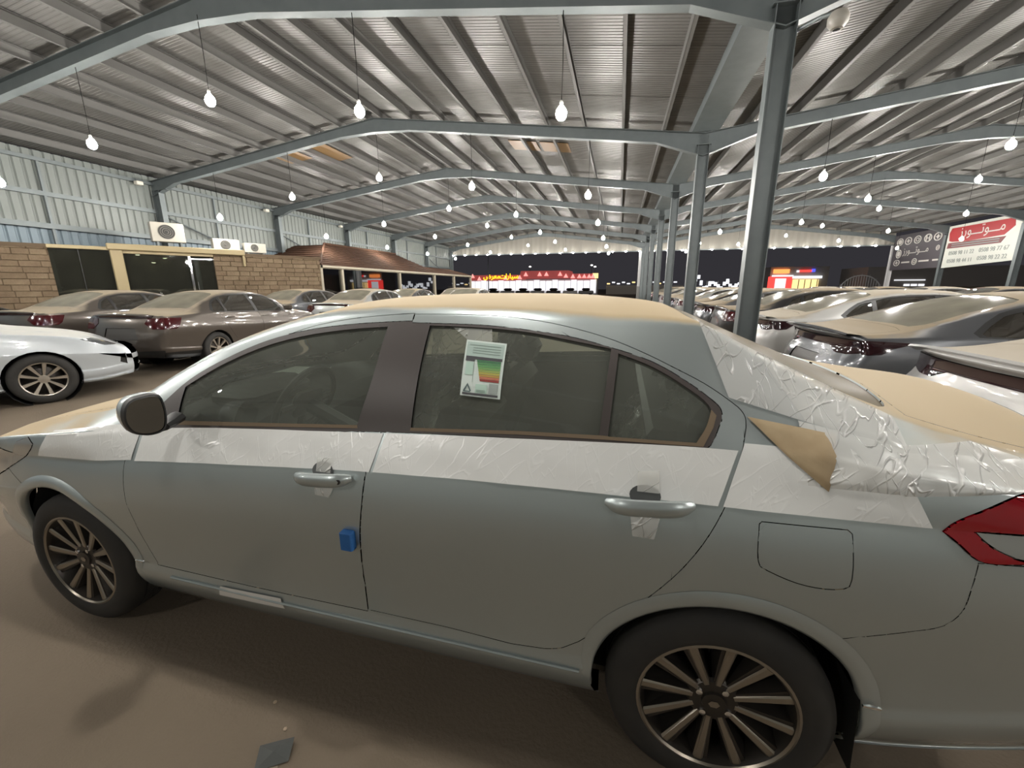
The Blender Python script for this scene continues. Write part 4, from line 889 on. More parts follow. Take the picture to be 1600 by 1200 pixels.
def bgregs(fast):
    top=(lambda x:pchip((FAST if fast else SED)['curves']['edge'])(x)-.045)
    q=2.78 if fast else 2.70
    fg=[(.80,.985),(.95,top(.95)-.03),(1.15,top(1.15)),(1.40,top(1.4)),(1.60,top(1.6)),(1.58,1.012)]
    rg=[(1.68,top(1.68)),(1.95,top(1.95)),(2.22,top(2.22)),(2.38,top(2.38)-.01),(2.40,1.045),(1.66,1.016)]
    qg=[(2.44,top(2.44)-.02),(2.58,top(2.58)-.03),(q,1.08),(q-.02,1.06),(2.45,1.047)]
    out=[(.70,.97),(.92,top(.92)+.0),(1.15,top(1.15)+.022),(1.40,top(1.4)+.022),(1.95,top(1.95)+.022),(2.38,top(2.38)+.015),(2.60,top(2.6)),(q+.06,1.085),(q+.03,1.05),(2.40,1.03),(1.6,.998),(1.0,.98)]
    rs=[R('arch',(0,),circle(0,.335,.368,28),raw=1),R('arch',(0,),circle(2.75,.335,.365,28),raw=1),
     R('front_glass',(0,),fg,n=2),R('rear_glass',(0,),rg,n=2),R('quarter_glass',(0,),qg,n=2),R('trim',(0,),out,n=2),
     R('headlamp',(0,),[(-.42,.815),(-.55,.815),(-.7,.78),(-1,.74),(-1,.67),(-.66,.71)],raw=1),R('front_gill',(0,),[(-.79,.44),(-.81,.56),(-.87,.56),(-.87,.40)],raw=1),
     R('tail_lamp',(0,),[(3.26,.985),(3.9,1.0),(3.9,.905),(3.62,.86),(3.52,.875),(3.44,.93)] if fast else [(3.40,.985),(3.9,1.0),(3.9,.80),(3.55,.80),(3.48,.85)],raw=1),
     R('lower_bumper',(0,),[(2.9,.05),(3.05,.36),(3.9,.40),(3.9,.05)],raw=1),
     R('front_door',(0,),[(.55,.98),(.92,top(.92)+.04),(1.15,top(1.15)+.045),(1.62,top(1.62)+.04),(1.60,1.0),(1.53,.85),(1.52,.40),(.55,.38),(.49,.65),(.54,.86)],raw=1),
     R('rear_door',(0,),[(1.625,top(1.62)+.04),(2.38,top(2.38)+.04),(2.60,1.15),(2.62,1.04),(2.58,.9),(2.30,.50),(2.20,.40),(1.525,.40),(1.535,.85),(1.605,1.0)],raw=1),
     R('windshield',(1,),[(.32,-.1),(.32,0),(.36,.45),(.45,.64),(.85,.605),(1.2,.555),(1.29,.50),(1.31,0),(1.31,-.1)],n=2),
     R('rear_window',(1,),[(2.32,-.1),(2.32,0),(2.36,.48),(2.44,.535),(2.8,.57),(3.1,.60) if fast else (2.95,.58),(3.2,.55) if fast else (3.03,.55),(3.24,0) if fast else (3.08,0),(3.24 if fast else 3.08,-.1)],n=2),
     R('boot_lid',(1,),[(3.27 if fast else 3.10,-.1),(3.27 if fast else 3.10,.50),(3.3 if fast else 3.12,.62),(3.8,.62),(3.8,-.1)],raw=1),
     R('bonnet',(1,),[(-.85,-.1),(-.85,.5),(-.6,.58),(.1,.66),(.28,.66),(.27,0),(.27,-.1)],raw=1)]
    if fast:
        rs+=[R('light_bar',(2,),[(-.1,.905),(-.1,.985),(.95,1.0),(.95,.905),(.66,.845),(.50,.845),(.36,.905)],raw=1),R('lower_bumper',(2,),[(-.1,.05),(-.1,.42),(.55,.42),(.70,.36),(.95,.38),(.95,.05)],raw=1),R('plate_recess',(2,),[(-.1,.60),(-.1,.80),(.30,.80),(.36,.60)],raw=1)]
    else:
        rs+=[R('tail_lamp',(2,),[(.48,.90),(.52,.99),(.95,1.0),(.95,.80),(.62,.80)],raw=1),R('light_bar',(2,),[(-.1,.99),(-.1,1.045),(.62,1.035),(.58,.99)],raw=1),R('lower_bumper',(2,),[(-.1,.05),(-.1,.40),(.95,.44),(.95,.05)],raw=1),R('plate_recess',(2,),[(-.1,.62),(-.1,.82),(.30,.82),(.36,.62)],raw=1)]
    rs+=[R('headlamp',(3,),[(.95,.64),(.95,.745),(.40,.69),(.42,.63)],raw=1),R('grille',(3,),[(-.1,.36),(-.1,.63),(.38,.63),(.46,.36)],raw=1)]
    return rs
def bg_wheel():
    D=wheel_meshes(9,.328,.222,False); MX=Matrix.Rotation(math.pi/2,4,'X'); m=MB()
    rr=.222; m.lathe([(rr+.006,.086),(rr,.094),(rr-.012,.088)],32,MX); m.lathe([(.06,.05),(.055,.075),(0,.078)],20,MX)
    for k in range(9):
        a=2*math.pi*k/9; RM=MX@Matrix.Rotation(a,4,'Z'); v=[(.05,-.010,.07),(.05,.010,.07),(rr-.006,.020,.086),(rr-.006,-.020,.086),(.05,-.012,.04),(.05,.012,.04),(rr-.006,.024,.05),(rr-.006,-.024,.05)]
        m.add(v,[(0,1,2,3),(4,7,6,5),(0,4,5,1),(1,5,6,2),(2,6,7,3),(3,7,4,0)],RM)
    return D['tyre'],D['rim_barrel'],m.mesh('rim_spokes',mat('pale_alloy',srgb(186,178,166),.3,.8))
TY,BAR,RSP=bg_wheel()
P_default=paint('white_paint_bg',srgb(186,185,182),.05,.3,.75,srgb(158,144,119),.80,.95)
class CarType:
    def __init__(s,K,fast):
        c=Car(K,84,.5,bgregs(fast)); s.c=c; s.items=[]; A=s.items.append
        MM=lambda src,m,side,**k:c.mesh(src,m,side,**k)
        A(('body_shell',MM('body',P_default,'both',inset=0,skirt=.008),None,1)); A(('bonnet',MM('bonnet',P_default,'both'),None,1)); A(('boot_lid',MM('boot_lid',P_default,'both'),None,1))
        A(('windshield',MM('windshield',G_dark,'both',off=-.004,skirt=0),None,0)); A(('rear_window',MM('rear_window',glass_mat('dusty_bg_rear_glass',(.2,.2,.19,1),.14,1.6,.58,(.30,.28,.22,1)),'both',off=-.004,skirt=0),None,0))
        A(('grille',MM('grille',M_black,'both',off=-.01),None,0)); A(('light_bar',MM('light_bar',M_lens_dark,'both',off=.006,skirt=.02),None,0)); A(('plate_recess',MM('plate_recess',mat('plate_recess_grey',srgb(70,68,66),.5),'both',off=-.012),None,2))
        A(('lower_bumper',MM('lower_bumper',M_black,'both',off=-.004),None,0))
        for sd in (-1,1):
            A(('front_door',MM('front_door',P_default,sd),None,1)); k=len(s.items)-1
            A(('window_glass',MM('front_glass',G_dark,sd,off=-.005,inset=-.003,skirt=.001),k,0))
            A(('rear_door',MM('rear_door',P_default,sd),None,1)); k=len(s.items)-1
            A(('window_glass',MM('rear_glass',G_dark,sd,off=-.005,inset=-.003,skirt=.001),k,0)); A(('quarter_glass',MM('quarter_glass',G_dark,sd,off=-.005,inset=-.003,skirt=.001),k,0))
            A(('window_trim',MM('trim',M_black,sd,inset=0,skirt=.015),None,0))
            A(('tail_lamp',MM('tail_lamp',mat('smoky_red_lens',(.05,.004,.006,1),.15,0,.6) if not fast else M_lens_dark,sd,off=.006,skirt=.02),None,0)); A(('headlamp',MM('headlamp',mat('dark_headlamp',srgb(90,92,94),.1,.3,1),sd,off=.003),None,0)); A(('front_gill',MM('front_gill',M_black,sd,off=-.006),None,0))
            m=MB(); yy=sd*.99; m.bev(-.06,.05,-.11,.11,-.065,.07,.035,Matrix.Translation((.80,yy,1.05))); A(('door_mirror',m.mesh('door_mirror',P_default,True),None,1))
            m=MB(); m.tube([(x,sd*(c.y_at(x,.90)+.022),.90+.02*(x-1.3)) for x in (1.30,1.40,1.50)],[.008,.013,.008],6); m.tube([(x,sd*(c.y_at(x,.92)+.022),.92) for x in (2.25,2.35,2.45)],[.008,.013,.008],6); A(('door_handles',None,None,0)); s.items.pop()
            for (x0,zz) in ((1.30,.90),(2.28,.93)):
                m=MB(); m.tube([(x0+d,sd*(c.y_at(x0+d,zz)+.02),zz) for d in (0,.1,.2)],[.008,.013,.008],6); A(('door_handle',m.mesh('door_handle',P_default,True),None,1))
            for x in (0,2.75):
                m=MB(); MX=Matrix.Translation((x,0,.335))@Matrix.Rotation(math.pi/2,4,'X'); q=1 if sd<0 else -1; m.lathe([(.372,q*.86),(.372,q*.52),(0,q*.52)],20,MX); A(('wheel_well',m.mesh('wheel_well',M_void,True),None,0))
        m=MB(); m.box(-.5,3.3,-.5,.5,.2,.22); m.box(.42,2.33,-.74,.74,.21,.25); A(('underbody',m.mesh('underbody',M_void),None,0))
        m=MB()
        for yy in (-.37,.37): m.bev(1.40,1.62,yy-.23,yy+.23,.45,1.12,.06); m.bev(1.52,1.62,yy-.12,yy+.12,1.1,1.27,.04)
        m.bev(2.40,2.65,-.62,.62,.45,1.02,.06); m.bev(.45,.8,-.7,.7,.6,.97,.05); A(('seats',m.mesh('seats',M_seat,True),None,0)); s.items.pop()
        for (nm,b) in (('seat',(1.40,1.62,-.60,-.14,.35,1.16)),('seat',(1.40,1.62,.14,.60,.35,1.16)),('rear_seat',(2.38,2.62,-.62,.62,.35,1.0)),('dashboard',(.5,.8,-.7,.7,.6,.95))):
            m=MB(); m.bev(*b,.05); A((nm,m.mesh(nm,M_seat if 'seat' in nm else M_dash,True),None,0))
        if fast:
            m=MB(); V=[]; F=[]; ys=np.linspace(-.74,.74,17)
            for y in ys:
                x=3.72+.06*(1-(abs(y)/.78)**2.6)+.03
                for (dx,dz) in ((-.12,1.068),(0.02,1.085),(.035,1.07),(-.02,1.04)): V.append((x+dx,y,dz-.028*(abs(y)/.74)**3))
            for i in range(16):
                for k in range(3): a=i*4+k; F.append((a,a+4,a+5,a+1))
            m.add(V,F); A(('boot_spoiler',m.mesh('boot_spoiler',P_default,True),None,1))
    def spawn(s,label,x,y,rz,p,group=None,name='parked_sedan',shield=True):
        H=thing(name,label,'car',(x,y,0),rz,group); made=[]
        for (nm,me,par,pt) in s.items:
            o=place(nm,me,made[par] if par is not None else H); made.append(o)
            if pt==1 or pt==2 and False: o.material_slots[0].link='OBJECT'; o.material_slots[0].material=p
        for wx in (0,2.75):
            for wy in (-.775,.775):
                w=place('wheel',TY,H,(wx,wy,.330),(0,0,0) if wy<0 else (0,0,math.pi)); place('rim_barrel',BAR,w); place('rim_spokes',RSP,w)
        return H
TF=CarType(FAST,True); TS=CarType(SED,False)
dc=srgb(158,142,116)
P_white=P_default; P_grey=paint('dark_grey_paint_bg',srgb(92,94,98),.45,.3,.85,dc,.80,.96); P_brown=paint('brown_grey_paint_bg',srgb(90,83,77),.5,.3,.85,srgb(152,140,120),.78,.95); P_pearl=paint('pale_blue_white_paint_bg',srgb(188,194,198),.08,.28,.5,srgb(190,182,164),.85,.98); P_black=paint('near_black_paint_bg',srgb(46,46,48),.4,.3,.8,dc,.8,.96); P_silver=paint('silver_paint_bg',srgb(170,172,170),.4,.3,.8,dc,.8,.96)
PI=math.pi
# right row, tails towards the middle columns
TF.spawn('white fastback sedan with black full-width light bar, behind the silver boot at right edge',6.02,3.15,PI,P_white,'right row of parked cars')
TF.spawn('dark grey fastback sedan between two white ones, dusty roof',5.92,5.35,PI,P_grey,'right row of parked cars')
TF.spawn('white fastback sedan just right of the nearest middle column',5.95,7.75,PI,P_white,'right row of parked cars')
cols=[('black',P_black),('grey',P_grey),('black',P_black),('silver',P_silver),('grey',P_grey),('black',P_black),('white',P_white),('grey',P_grey),('silver',P_silver),('black',P_black),('grey',P_grey),('white',P_white)]
for k,(cn,p) in enumerate(cols):
    (TF if k%3 else TS).spawn('dusty %s sedan, %s in the right row beyond the white one by the column'%(cn,ORD[k]),5.95+random.uniform(-.1,.1),10.1+2.32*k,PI,p,'right row of parked cars')
for k,(cn,p) in enumerate([('white',P_white),('silver',P_silver),('grey',P_grey),('white',P_white),('black',P_black),('silver',P_silver),('white',P_white)]):
    TS.spawn('%s sedan in the far right row facing the camera side, %s from the front'%(cn,ORD[k]),8.6+random.uniform(-.1,.1),9.2+2.7*k,0,p,'far right row of parked cars')
for k,(cn,p) in enumerate([('white',P_white),('silver',P_silver),('grey',P_grey),('white',P_white)]):
    TF.spawn('%s fastback by the open right side under the signs, %s from the front'%(cn,ORD[k]),18.4,13.5+3.4*k,PI,p,'cars by the right edge')
# left side
h=.09
def left(T,label,rx,ry,p,dh=h): 
    hx,hy=-math.sin(dh),math.cos(dh); T.spawn(label,rx+2.75*hx,ry+2.75*hy,-PI/2+dh,p,'left group of parked cars')
left(TS,'brown-grey sedan with red tail lamp, nearest the silver car bonnet',-8.55,6.35,P_brown)
left(TS,'brown-grey sedan partly hidden behind its brown neighbour and the white car nose',-11.75,6.45,P_brown)
left(TF,'dark sedan cut by left picture edge beside the stone wall',-14.3,4.1,P_black,.0)
left(TS,'dark sedan before the stone wall of the office, left of the silver one',-10.55,11.2,P_grey,.0)
left(TS,'silver sedan with black boot strip in front of the tiled roof office',-8.15,11.4,P_silver,.0)
left(TF,'black sedan beside the glass front of the tiled roof office',-9.4,16.8,P_black,.02)
left(TS,'grey sedan furthest along the tiled roof office',-9.3,22.6,P_grey,.02); left(TS,'white sedan in the left bay seen just over the silver roof',-6.6,17.2,P_white,.02)
TF.spawn('pale bluish white sedan whose nose enters at the left edge',-8.14,3.96,math.atan2(-.91,-.42),P_pearl,'left group of parked cars')
# ------------------------------------------------------------------ office with stone walls and dark glass (left)
PA=Vector((-15.75,7.4,0)); DA=Vector((3.95,7.5,0)).normalized(); ANG=math.atan2(DA.y,DA.x)
def ms(name,c,c2): return mat(name,c,.85,noise=(5,.8,c2),bump=(25,.6))
M_stone=[ms('stone_a',srgb(124,106,84),srgb(103,86,67)),ms('stone_b',srgb(111,94,73),srgb(129,112,90)),ms('stone_c',srgb(101,84,65),srgb(118,101,79))]
M_beige=mat('beige_metal_frame',srgb(164,148,112),.5); G_off=glass_mat('dark_office_glass',(.30,.32,.27,1),.02,3.0,.06,(.3,.3,.22,1)); M_mortar=mat('dark_mortar',srgb(92,77,60),.95)
off=thing('stone_office','low office with brown stone walls, dark glass panes and beige frame','building',PA,ANG)
# local: x along the face, y into the building (towards the wall), z up
mb=MB(); mb.box(-.3,8.4,.35,.5,0,2.66); mb.build('back_wall',mat('office_interior',srgb(96,90,76),.9),off); mb=MB(); mb.box(-.3,8.4,-.05,.5,2.60,2.70); mb.build('roof_slab',M_mortar,off)
def stone_wall(x0,x1,z1=2.62):
    m=MB(); m.box(x0,x1,.03,.30,0,z1); m.build('wall_core',M_mortar,off); rnd=random.Random(int(x0*10)); z=0; r=0
    lib={}
    while z<z1-.02:
        h=min(.16,z1-z); x=x0-(.2 if r%2 else 0)
        while x<x1:
            w=rnd.choice((.32,.40,.48)); a=max(x,x0); b=min(x+w,x1)
            if b-a>.03:
                k=(round(b-a,2),round(h,2),rnd.randrange(3))
                if k not in lib:
                    q=MB(); q.bev(.004,k[0]-.004,-.03,.04,.004,k[1]-.004,.008); lib[k]=q.mesh('stone',M_stone[k[2]])
                place('stone',lib[k],off,(a,rnd.uniform(-.008,.008),z))
            x+=w
        z+=h; r+=1
stone_wall(-.3,.97); stone_wall(4.76,8.36)
def pane(x0,x1,z0,z1,name='window_pane'):
    m=MB(); m.box(x0,x1,.02,.03,z0,z1); return m.build(name,G_off,off)
pane(.97,2.22,.1,2.62); pane(2.50,4.08,.1,2.58); pane(4.12,4.76,.1,2.42,'door_pane')
for x in (1.55,): 
    m=MB(); m.box(x-.008,x+.008,.0,.03,.1,2.62); m.build('pane_joint',M_black,off)
m=MB(); m.bev(2.20,2.48,-.10,.06,0,2.70,.02); m.build('beige_post',M_beige,off)
m=MB(); m.bev(2.15,5.70,-.16,.0,2.62,2.80,.02); m.build('beige_beam',M_beige,off); m=MB(); m.bev(2.48,4.76,-.06,.02,2.53,2.62,.01); m.build('beige_lintel',M_beige,off)
m=MB(); m.bev(.95,2.20,-.07,.02,2.60,2.70,.01); m.build('beige_lintel',M_beige,off)
m=MB(); m.bev(5.62,5.69,-.14,-.06,2.25,2.62,.01); m.build('down_pipe',M_beige,off)
m=MB(); m.box(4.07,4.13,-.02,.05,.0,2.53); m.box(4.13,4.76,-.02,.05,2.42,2.47); m.build('door_frame',M_chrome,off); m=MB(); m.tube([(4.22,-.05,1.0),(4.22,-.05,1.7)],.015,8); m.build('door_handle',M_chrome,off)
for k,(x,z) in enumerate(((2.85,2.52),(3.2,2.30),(3.5,2.45))):
    m=MB(); m.lathe([(0,-.015),(.05,-.01),(.055,.0)],12,Matrix.Translation((x,.22,z))); m.build('spot_lamp',mat('lit_office_spot',(1,1,1,1),.4,emit=(1,.95,.85,1),estr=14),off)
# air conditioner units on its roof
def aircon(label,s,z,w=.86,h=.60,dy=.30):
    p=PA+DA*s; t=thing('air_conditioner',label,'air conditioner',(p.x,p.y,z),ANG,'outdoor units on the office roof'); m=MB(); m.bev(-w/2,w/2,dy-.02,dy+.30,.0,h,.015); m.build('casing',mat('ac_white',srgb(180,176,164),.5),t,True)
    F_=Matrix.Translation((-.05*w,dy-.022,h*.52))@Matrix.Rotation(PI/2,4,'X'); r=h*.36
    m=MB(); m.lathe([(0,.0),(r,.0)],28,F_); m.build('fan_opening',mat('ac_dark',srgb(60,60,58),.6),t)
    for q in (.25,.5,.75,1.0):
        m=MB(); m.lathe([(r*q-.006,.004),(r*q,.012),(r*q+.006,.004)],28,F_); m.build('fan_guard_ring',mat('ac_grey',srgb(128,126,118),.5),t,True)
    m=MB(); m.lathe([(0,.016),(r*.22,.012),(r*.24,.004)],16,F_); m.build('fan_hub',MATS['ac_dark'],t,True)
    for xx in (-w*.35,w*.35): m=MB(); m.box(xx-.03,xx+.03,dy,dy+.28,-.24 if z>2.9 else -.05,0); m.build('foot',M_steel,t)
aircon('white air conditioner unit on the office roof beside the wall column, biggest of the three',3.72,2.96); aircon('small pale air conditioner unit behind the beige beam, middle of the three',5.3,2.76,.8,.42); aircon('small pale air conditioner unit at the right end above the stone wall',6.2,2.76,.7,.34)
# small white speakers / boxes on the wall columns
for k,y in enumerate(FRAMES[1:5]):
    t=thing('wall_floodlight','small white box lamp at the top of the left wall, %s from the camera'%ORD[k],'lamp',(XW+.18,y-.55,4.93),0,'box lamps under the left eave'); m=MB(); m.bev(-.07,.10,-.10,.10,-.06,.06,.015); m.build('housing',mat('box_lamp_white',srgb(216,212,200),.5),t,True); m=MB(); m.box(-.12,-.06,-.02,.02,0,.15); m.build('bracket',M_steel,t)
# camera dome near the first column
t=thing('dome_camera','round pale security camera on the nearest column top','security camera',(XC+.42,6.15,4.40)); m=MB(); m.lathe([(0,-.10),(.06,-.085),(.10,-.03),(.105,.03),(.08,.08),(.03,.10)],20,cap=True); m.build('dome',mat('dome_grey',srgb(150,146,138),.4),t,True); m=MB(); m.tube([(0,0,.08),(-.1,.2,.15),(-.29,.43,.15)],.025,8); m.build('arm',M_steel,t); m=MB(); m.lathe([(0,-.105),(.035,-.098),(.04,-.08)],14); m.build('lens',M_black,t,True)
# ------------------------------------------------------------------ office with tiled hip roof
hip=thing('tiled_roof_office','long glass-fronted office with brown tiled hip roof','building',(0,0,0))
M_tile=mat('brown_roof_tile',srgb(78,57,45),.95,0,0,.1,noise=(3,.5,srgb(66,49,40))); M_eave=mat('cream_eave',srgb(172,163,144),.6)
XF=-12.2; Y0,Y1h=15.3,27.5; ZT=3.55
def tile_rows(a,b,c,d,n):
    """rows of tiles between eave a-b and ridge d-c, each row a stepped strip"""
    a,b,c,d=map(Vector,(a,b,c,d)); nrm=(b-a).cross(d-a).normalized()
    if nrm.z<0: nrm=-nrm
    for k in range(n):
        t0,t1=k/n,(k+1)/n; p0=a.lerp(d,t0)+nrm*.03; p1=b.lerp(c,t0)+nrm*.03; p2=b.lerp(c,t1)+nrm*.002; p3=a.lerp(d,t1)+nrm*.002
        m=MB(); m.add([p0,p1,p2,p3,a.lerp(d,t0),b.lerp(c,t0)],[(0,1,2,3),(4,5,1,0)]); m.build('tile_row',M_tile,hip)
tile_rows((XF-.05,Y0,2.42),(XF-.05,Y1h,2.42),(-14.2,Y1h-2.5,ZT),(-14.2,Y0+2.9,ZT),12); tile_rows((-15.9,Y0,2.42),(XF-.05,Y0,2.42),(-14.2,Y0+2.9,ZT),(-15.9,Y0+2.9,ZT),10)
tile_rows((XF-.05,Y1h,2.42),(XF-.05,34,2.44),(-14.0,33,2.95),(-14.0,Y1h,2.95),7)
m=MB(); m.tube([(XF-.05,Y0,2.46),(-14.2,Y0+2.9,ZT+.05)],.06,8); m.build('hip_cap',M_tile,hip,True); m=MB(); m.tube([(-14.2,Y0+2.9,ZT+.05),(-14.2,Y1h-2.5,ZT+.05)],.06,8); m.build('ridge_cap',M_tile,hip,True)
m=MB(); m.box(XF-.12,XF,Y0,34,2.34,2.43); m.box(-15.9,XF,Y0-.02,Y0+.1,2.34,2.43); m.build('eave_board',M_eave,hip)
m=MB(); m.box(-15.8,XF-.1,Y0+.1,34,2.30,2.34); m.build('soffit',M_eave,hip); m=MB(); m.box(-15.6,-15.5,Y0+.3,34,0,2.34); m.build('back_wall',MATS['office_interior'],hip)
ys_=[Y0+.1,16.8,22.0,26.7,30.2,33.9]
for k,y in enumerate(ys_):
    m=MB(); m.bev(XF-.22,XF-.06,y-.07,y+.07,0,2.34,.01); m.build('post',M_eave,hip)
    if k<5: m=MB(); m.box(XF-.16,XF-.15,y+.07,ys_[k+1]-.07,.08,2.32); m.build('window_pane',glass_mat('office_front_glass',(.22,.24,.22,1),.015,4.0),hip)
m=MB(); m.box(-15.5,XF-.2,Y0+.32,Y0+.33,.05,2.05); m.build('window_pane',G_off,hip); m=MB(); m.box(-15.5,XF-.2,Y0+.28,Y0+.36,2.05,2.11); m.build('transom',M_eave,hip)
t=thing('exit_sign','small green lit exit sign inside the tiled roof office','sign',(XF-.35,17.2,2.22)); m=MB(); m.bev(-.03,.03,-.22,.22,-.07,.07,.01); m.build('sign_box',mat('lit_green_sign',(0,.2,.05,1),.5,emit=(.02,.9,.18,1),estr=2.0),t); m=MB(); m.box(-.01,.01,-.02,.02,.07,.12); m.build('hanger',M_steel,t)
# ------------------------------------------------------------------ signs on the right edge
AR='\ufeaf\ufead\ufeee\u0640\u0640\u0640\ufe97\ufeee\u0640\u0640\u0640\ufee3'
def sign_text(body,size,parent,y,z,m,name='lettering',sx=1.0,x=-.045):
    me=text_mesh(body,size,.004); me.materials.clear(); me.materials.append(m); o=place(name,me,parent,(x,y,z)); o.rotation_euler=(PI/2,0,-PI/2); o.scale=(sx,1,1); return o
M_sred=mat('sign_red',srgb(150,38,42),.5); M_swhite=mat('sign_white',srgb(186,188,180),.5); M_sdark=mat('sign_dark',srgb(72,68,72),.5); M_stext=mat('sign_print',srgb(120,126,124),.6); M_smaroon=mat('sign_maroon',srgb(104,50,52),.5); M_slet=mat('sign_letters_white',srgb(198,194,188),.5)
ya,yb=FRAMES[5]+.15,FRAMES[6]-.15; yc=(ya+yb)/2
sg=thing('red_white_sign','white board with red Arabic name panel and rows of phone numbers','sign',(XE,0,0)); m=MB(); poly=[(ya,2.95),(yb,2.62),(yb,5.08),(ya+.45,5.10),(ya,4.85)]
MY=axes_matrix((-.04,0,0),(0,1,0),(0,0,1)); poly=[(ya,2.75),(yb,2.55),(yb,5.02),(ya+.5,5.06),(ya,4.8)]
m.prism(poly,-.03,.03,MY); m.build('board',M_swhite,sg)
def sp(name,poly,m,d0,d1): q=MB(); q.prism(poly,-d1,-d0,MY); return q.build(name,m,sg)
sp('red_panel',smooth_poly([(ya+.45,4.90),(yb-.25,4.88),(yb-.12,4.6),(yb-.22,4.15),(yb-.5,4.08),(ya+.9,4.10),(ya+.35,4.5)],3,20),M_sred,.03,.05)
sp('maroon_strip',[(ya+.75,4.02),(yb-.2,4.02),(yb-.15,3.70),(ya+1.0,3.70)],M_smaroon,.03,.05)
sign_text(AR,.80,sg,yc-.05,4.36,M_slet,x=-.10,sx=.95)
for z in (3.90,3.78): sp('strip_text_line',[(ya+1.1,z),(yb-.5,z),(yb-.5,z+.05),(ya+1.1,z+.05)],M_stext,.05,.056)
for (y,z,tx) in ((ya+1.35,3.32,'0508 98 77 67'),(yb-1.35,3.30,'0508 98 11 22'),(ya+1.35,2.88,'0508 98 22 22'),(yb-1.35,2.84,'0508 98 44 11')): sign_text(tx,.33,sg,y,z,M_stext,'phone_number',x=-.08)
ya,yb=FRAMES[6]+.15,FRAMES[7]-.15; yc=(ya+yb)/2
sg=thing('dark_sign','dark grey board with white Arabic name and rows of car badges','sign',(XE,0,0)); m=MB(); m.prism([(ya,2.60),(yb,2.60),(yb,5.02),(ya,5.06)],-.03,.03,MY); m.build('board',M_sdark,sg)
sign_text(AR,.66,sg,yc-.05,3.68,M_slet,x=-.09,sx=.95)
def badge(y,z,rx,rz,inner,name='badge'):
    q=MB(); q.lathe([(.80,.0),(.80,.02),(1,.02),(1,.0)],28,axes_matrix((-.072,y,z),(0,-rx,0),(0,0,rz))@Matrix.Diagonal((rx,rz,1,1))); o=q.build(name,M_slet,sg)
    q=MB()
    if inner=='h':
        q.box(-.5,-.3,-.6,.6,0,.02); q.box(.3,.5,-.6,.6,0,.02); q.box(-.3,.3,-.1,.1,0,.02)
    elif inner=='x': q.prism([(-.7,0),(-.25,.12),(0,.6),(.25,.12),(.7,0),(.25,-.12),(0,-.6),(-.25,-.12)],0,.02)
    elif inner=='o': q.lathe([(.35,0),(.35,.02),(.5,.02),(.5,0)],20)
    else: q.lathe([(0,.02),(.6,.02),(.6,0)],20)
    q2=MB(); q2.add(q.v,q.f,axes_matrix((-.072,y,z),(0,-rx,0),(0,0,rz))@Matrix.Diagonal((rx,rz,1,1))); q2.build('badge_mark',M_slet,o)
for y,i in ((ya+.55,'x'),(ya+1.45,'h'),(ya+2.45,'o'),(ya+3.4,'x'),(ya+4.3,'d')): badge(y,4.55,.36,.26,i)
badge(yb-.75,3.72,.3,.3,'d'); badge(ya+.35,3.85,.16,.16,'o')
for y,w in ((yb-.7,.34),(ya+2.35,.26)): badge(y,3.10,w,.22,'x' if w>.3 else 'o')
for y0,y1 in ((yb-2.1,yb-1.25),(ya+.95,ya+1.9),(ya+.1,ya+.6)): q=MB(); q.prism([(y0,3.05),(y1,3.05),(y1,3.15),(y0,3.15)],-.05,-.03,MY); q.build('badge_word_bar',M_slet,sg)
# ------------------------------------------------------------------ beyond the shed: lit shops across the road
E_white=mat('lit_shop_white',(.8,.8,.8,1),.6,emit=(.92,.94,1,1),estr=.70); E_red=mat('lit_shop_red',(.5,.1,.1,1),.6,emit=(.50,.10,.09,1),estr=.30); E_pink=mat('lit_red_gable',(.8,.3,.3,1),.6,emit=(1,.42,.38,1),estr=.75); E_yel=mat('lit_yellow_letters',(.9,.7,0,1),.5,emit=(1,.72,.02,1),estr=1.1); M_nshadow=mat('shop_dark',srgb(170,165,158),.8)
E_red2=mat('lit_sign_red',(.8,.05,.05,1),.5,emit=(1,.06,.05,1),estr=1.1); E_org=mat('lit_sign_orange',(.9,.3,.1,1),.5,emit=(1,.30,.08,1),estr=1.2); E_warm=mat('lit_warm_window',(.9,.7,.4,1),.5,emit=(1,.72,.30,1),estr=.9); E_blue=mat('lit_blue_mark',(.1,.1,.8,1),.5,emit=(.08,.10,.9,1),estr=1.0)
YS=80
shop=thing('lit_showroom','white lit showroom across the road with red roof and yellow Arabic sign','building',(0,YS,0))
def sbox(x0,x1,z0,z1,m,name,par,y0=0,y1=6): q=MB(); q.box(x0,x1,y0,y1,z0,z1); return q.build(name,m,par)
sbox(-31,-4.2,0,2.9,mat('shop_wall_white',srgb(206,206,206),.7),'shop_wall',shop,.5,6)
for k in range(22):
    x=-30.6+1.2*k; q=MB(); q.box(x,x+1.02,.35,.5,.35,2.6+.15*(k%3==0)); q.build('lit_shop_window',E_white,shop)
for (x0,x1,z0,z1) in ((-31.2,-18.9,2.75,3.75),(-18.9,-9.1,3.1,4.45),(-9.1,-4.6,2.85,3.85)): q=MB(); q.prism([(x0,z0),(x1,z0),(x1-.3,z1),(x0+.3,z1)],-.6,6,axes_matrix((0,0,0),(1,0,0),(0,0,1))@Matrix.Scale(-1,4,(0,0,1))); q.build('red_roof',E_red,shop)
for x,z in ((-29.4,3.5),(-28.4,3.6),(-27.0,3.1),(-21.6,3.2),(-18.8,3.3),(-17.6,3.85),(-14.9,3.85),(-13.6,3.85),(-11.0,3.85),(-9.9,3.5),(-8.6,3.4),(-7.4,3.4),(-6.5,3.4),(-5.6,3.4),(-4.9,3.4)):
    q=MB(); q.prism([(x-.42,z-.35),(x+.42,z-.35),(x,z+.40)],-.0,.3,axes_matrix((0,-.5,0),(1,0,0),(0,0,1))); q.build('pink_gable',E_pink,shop)
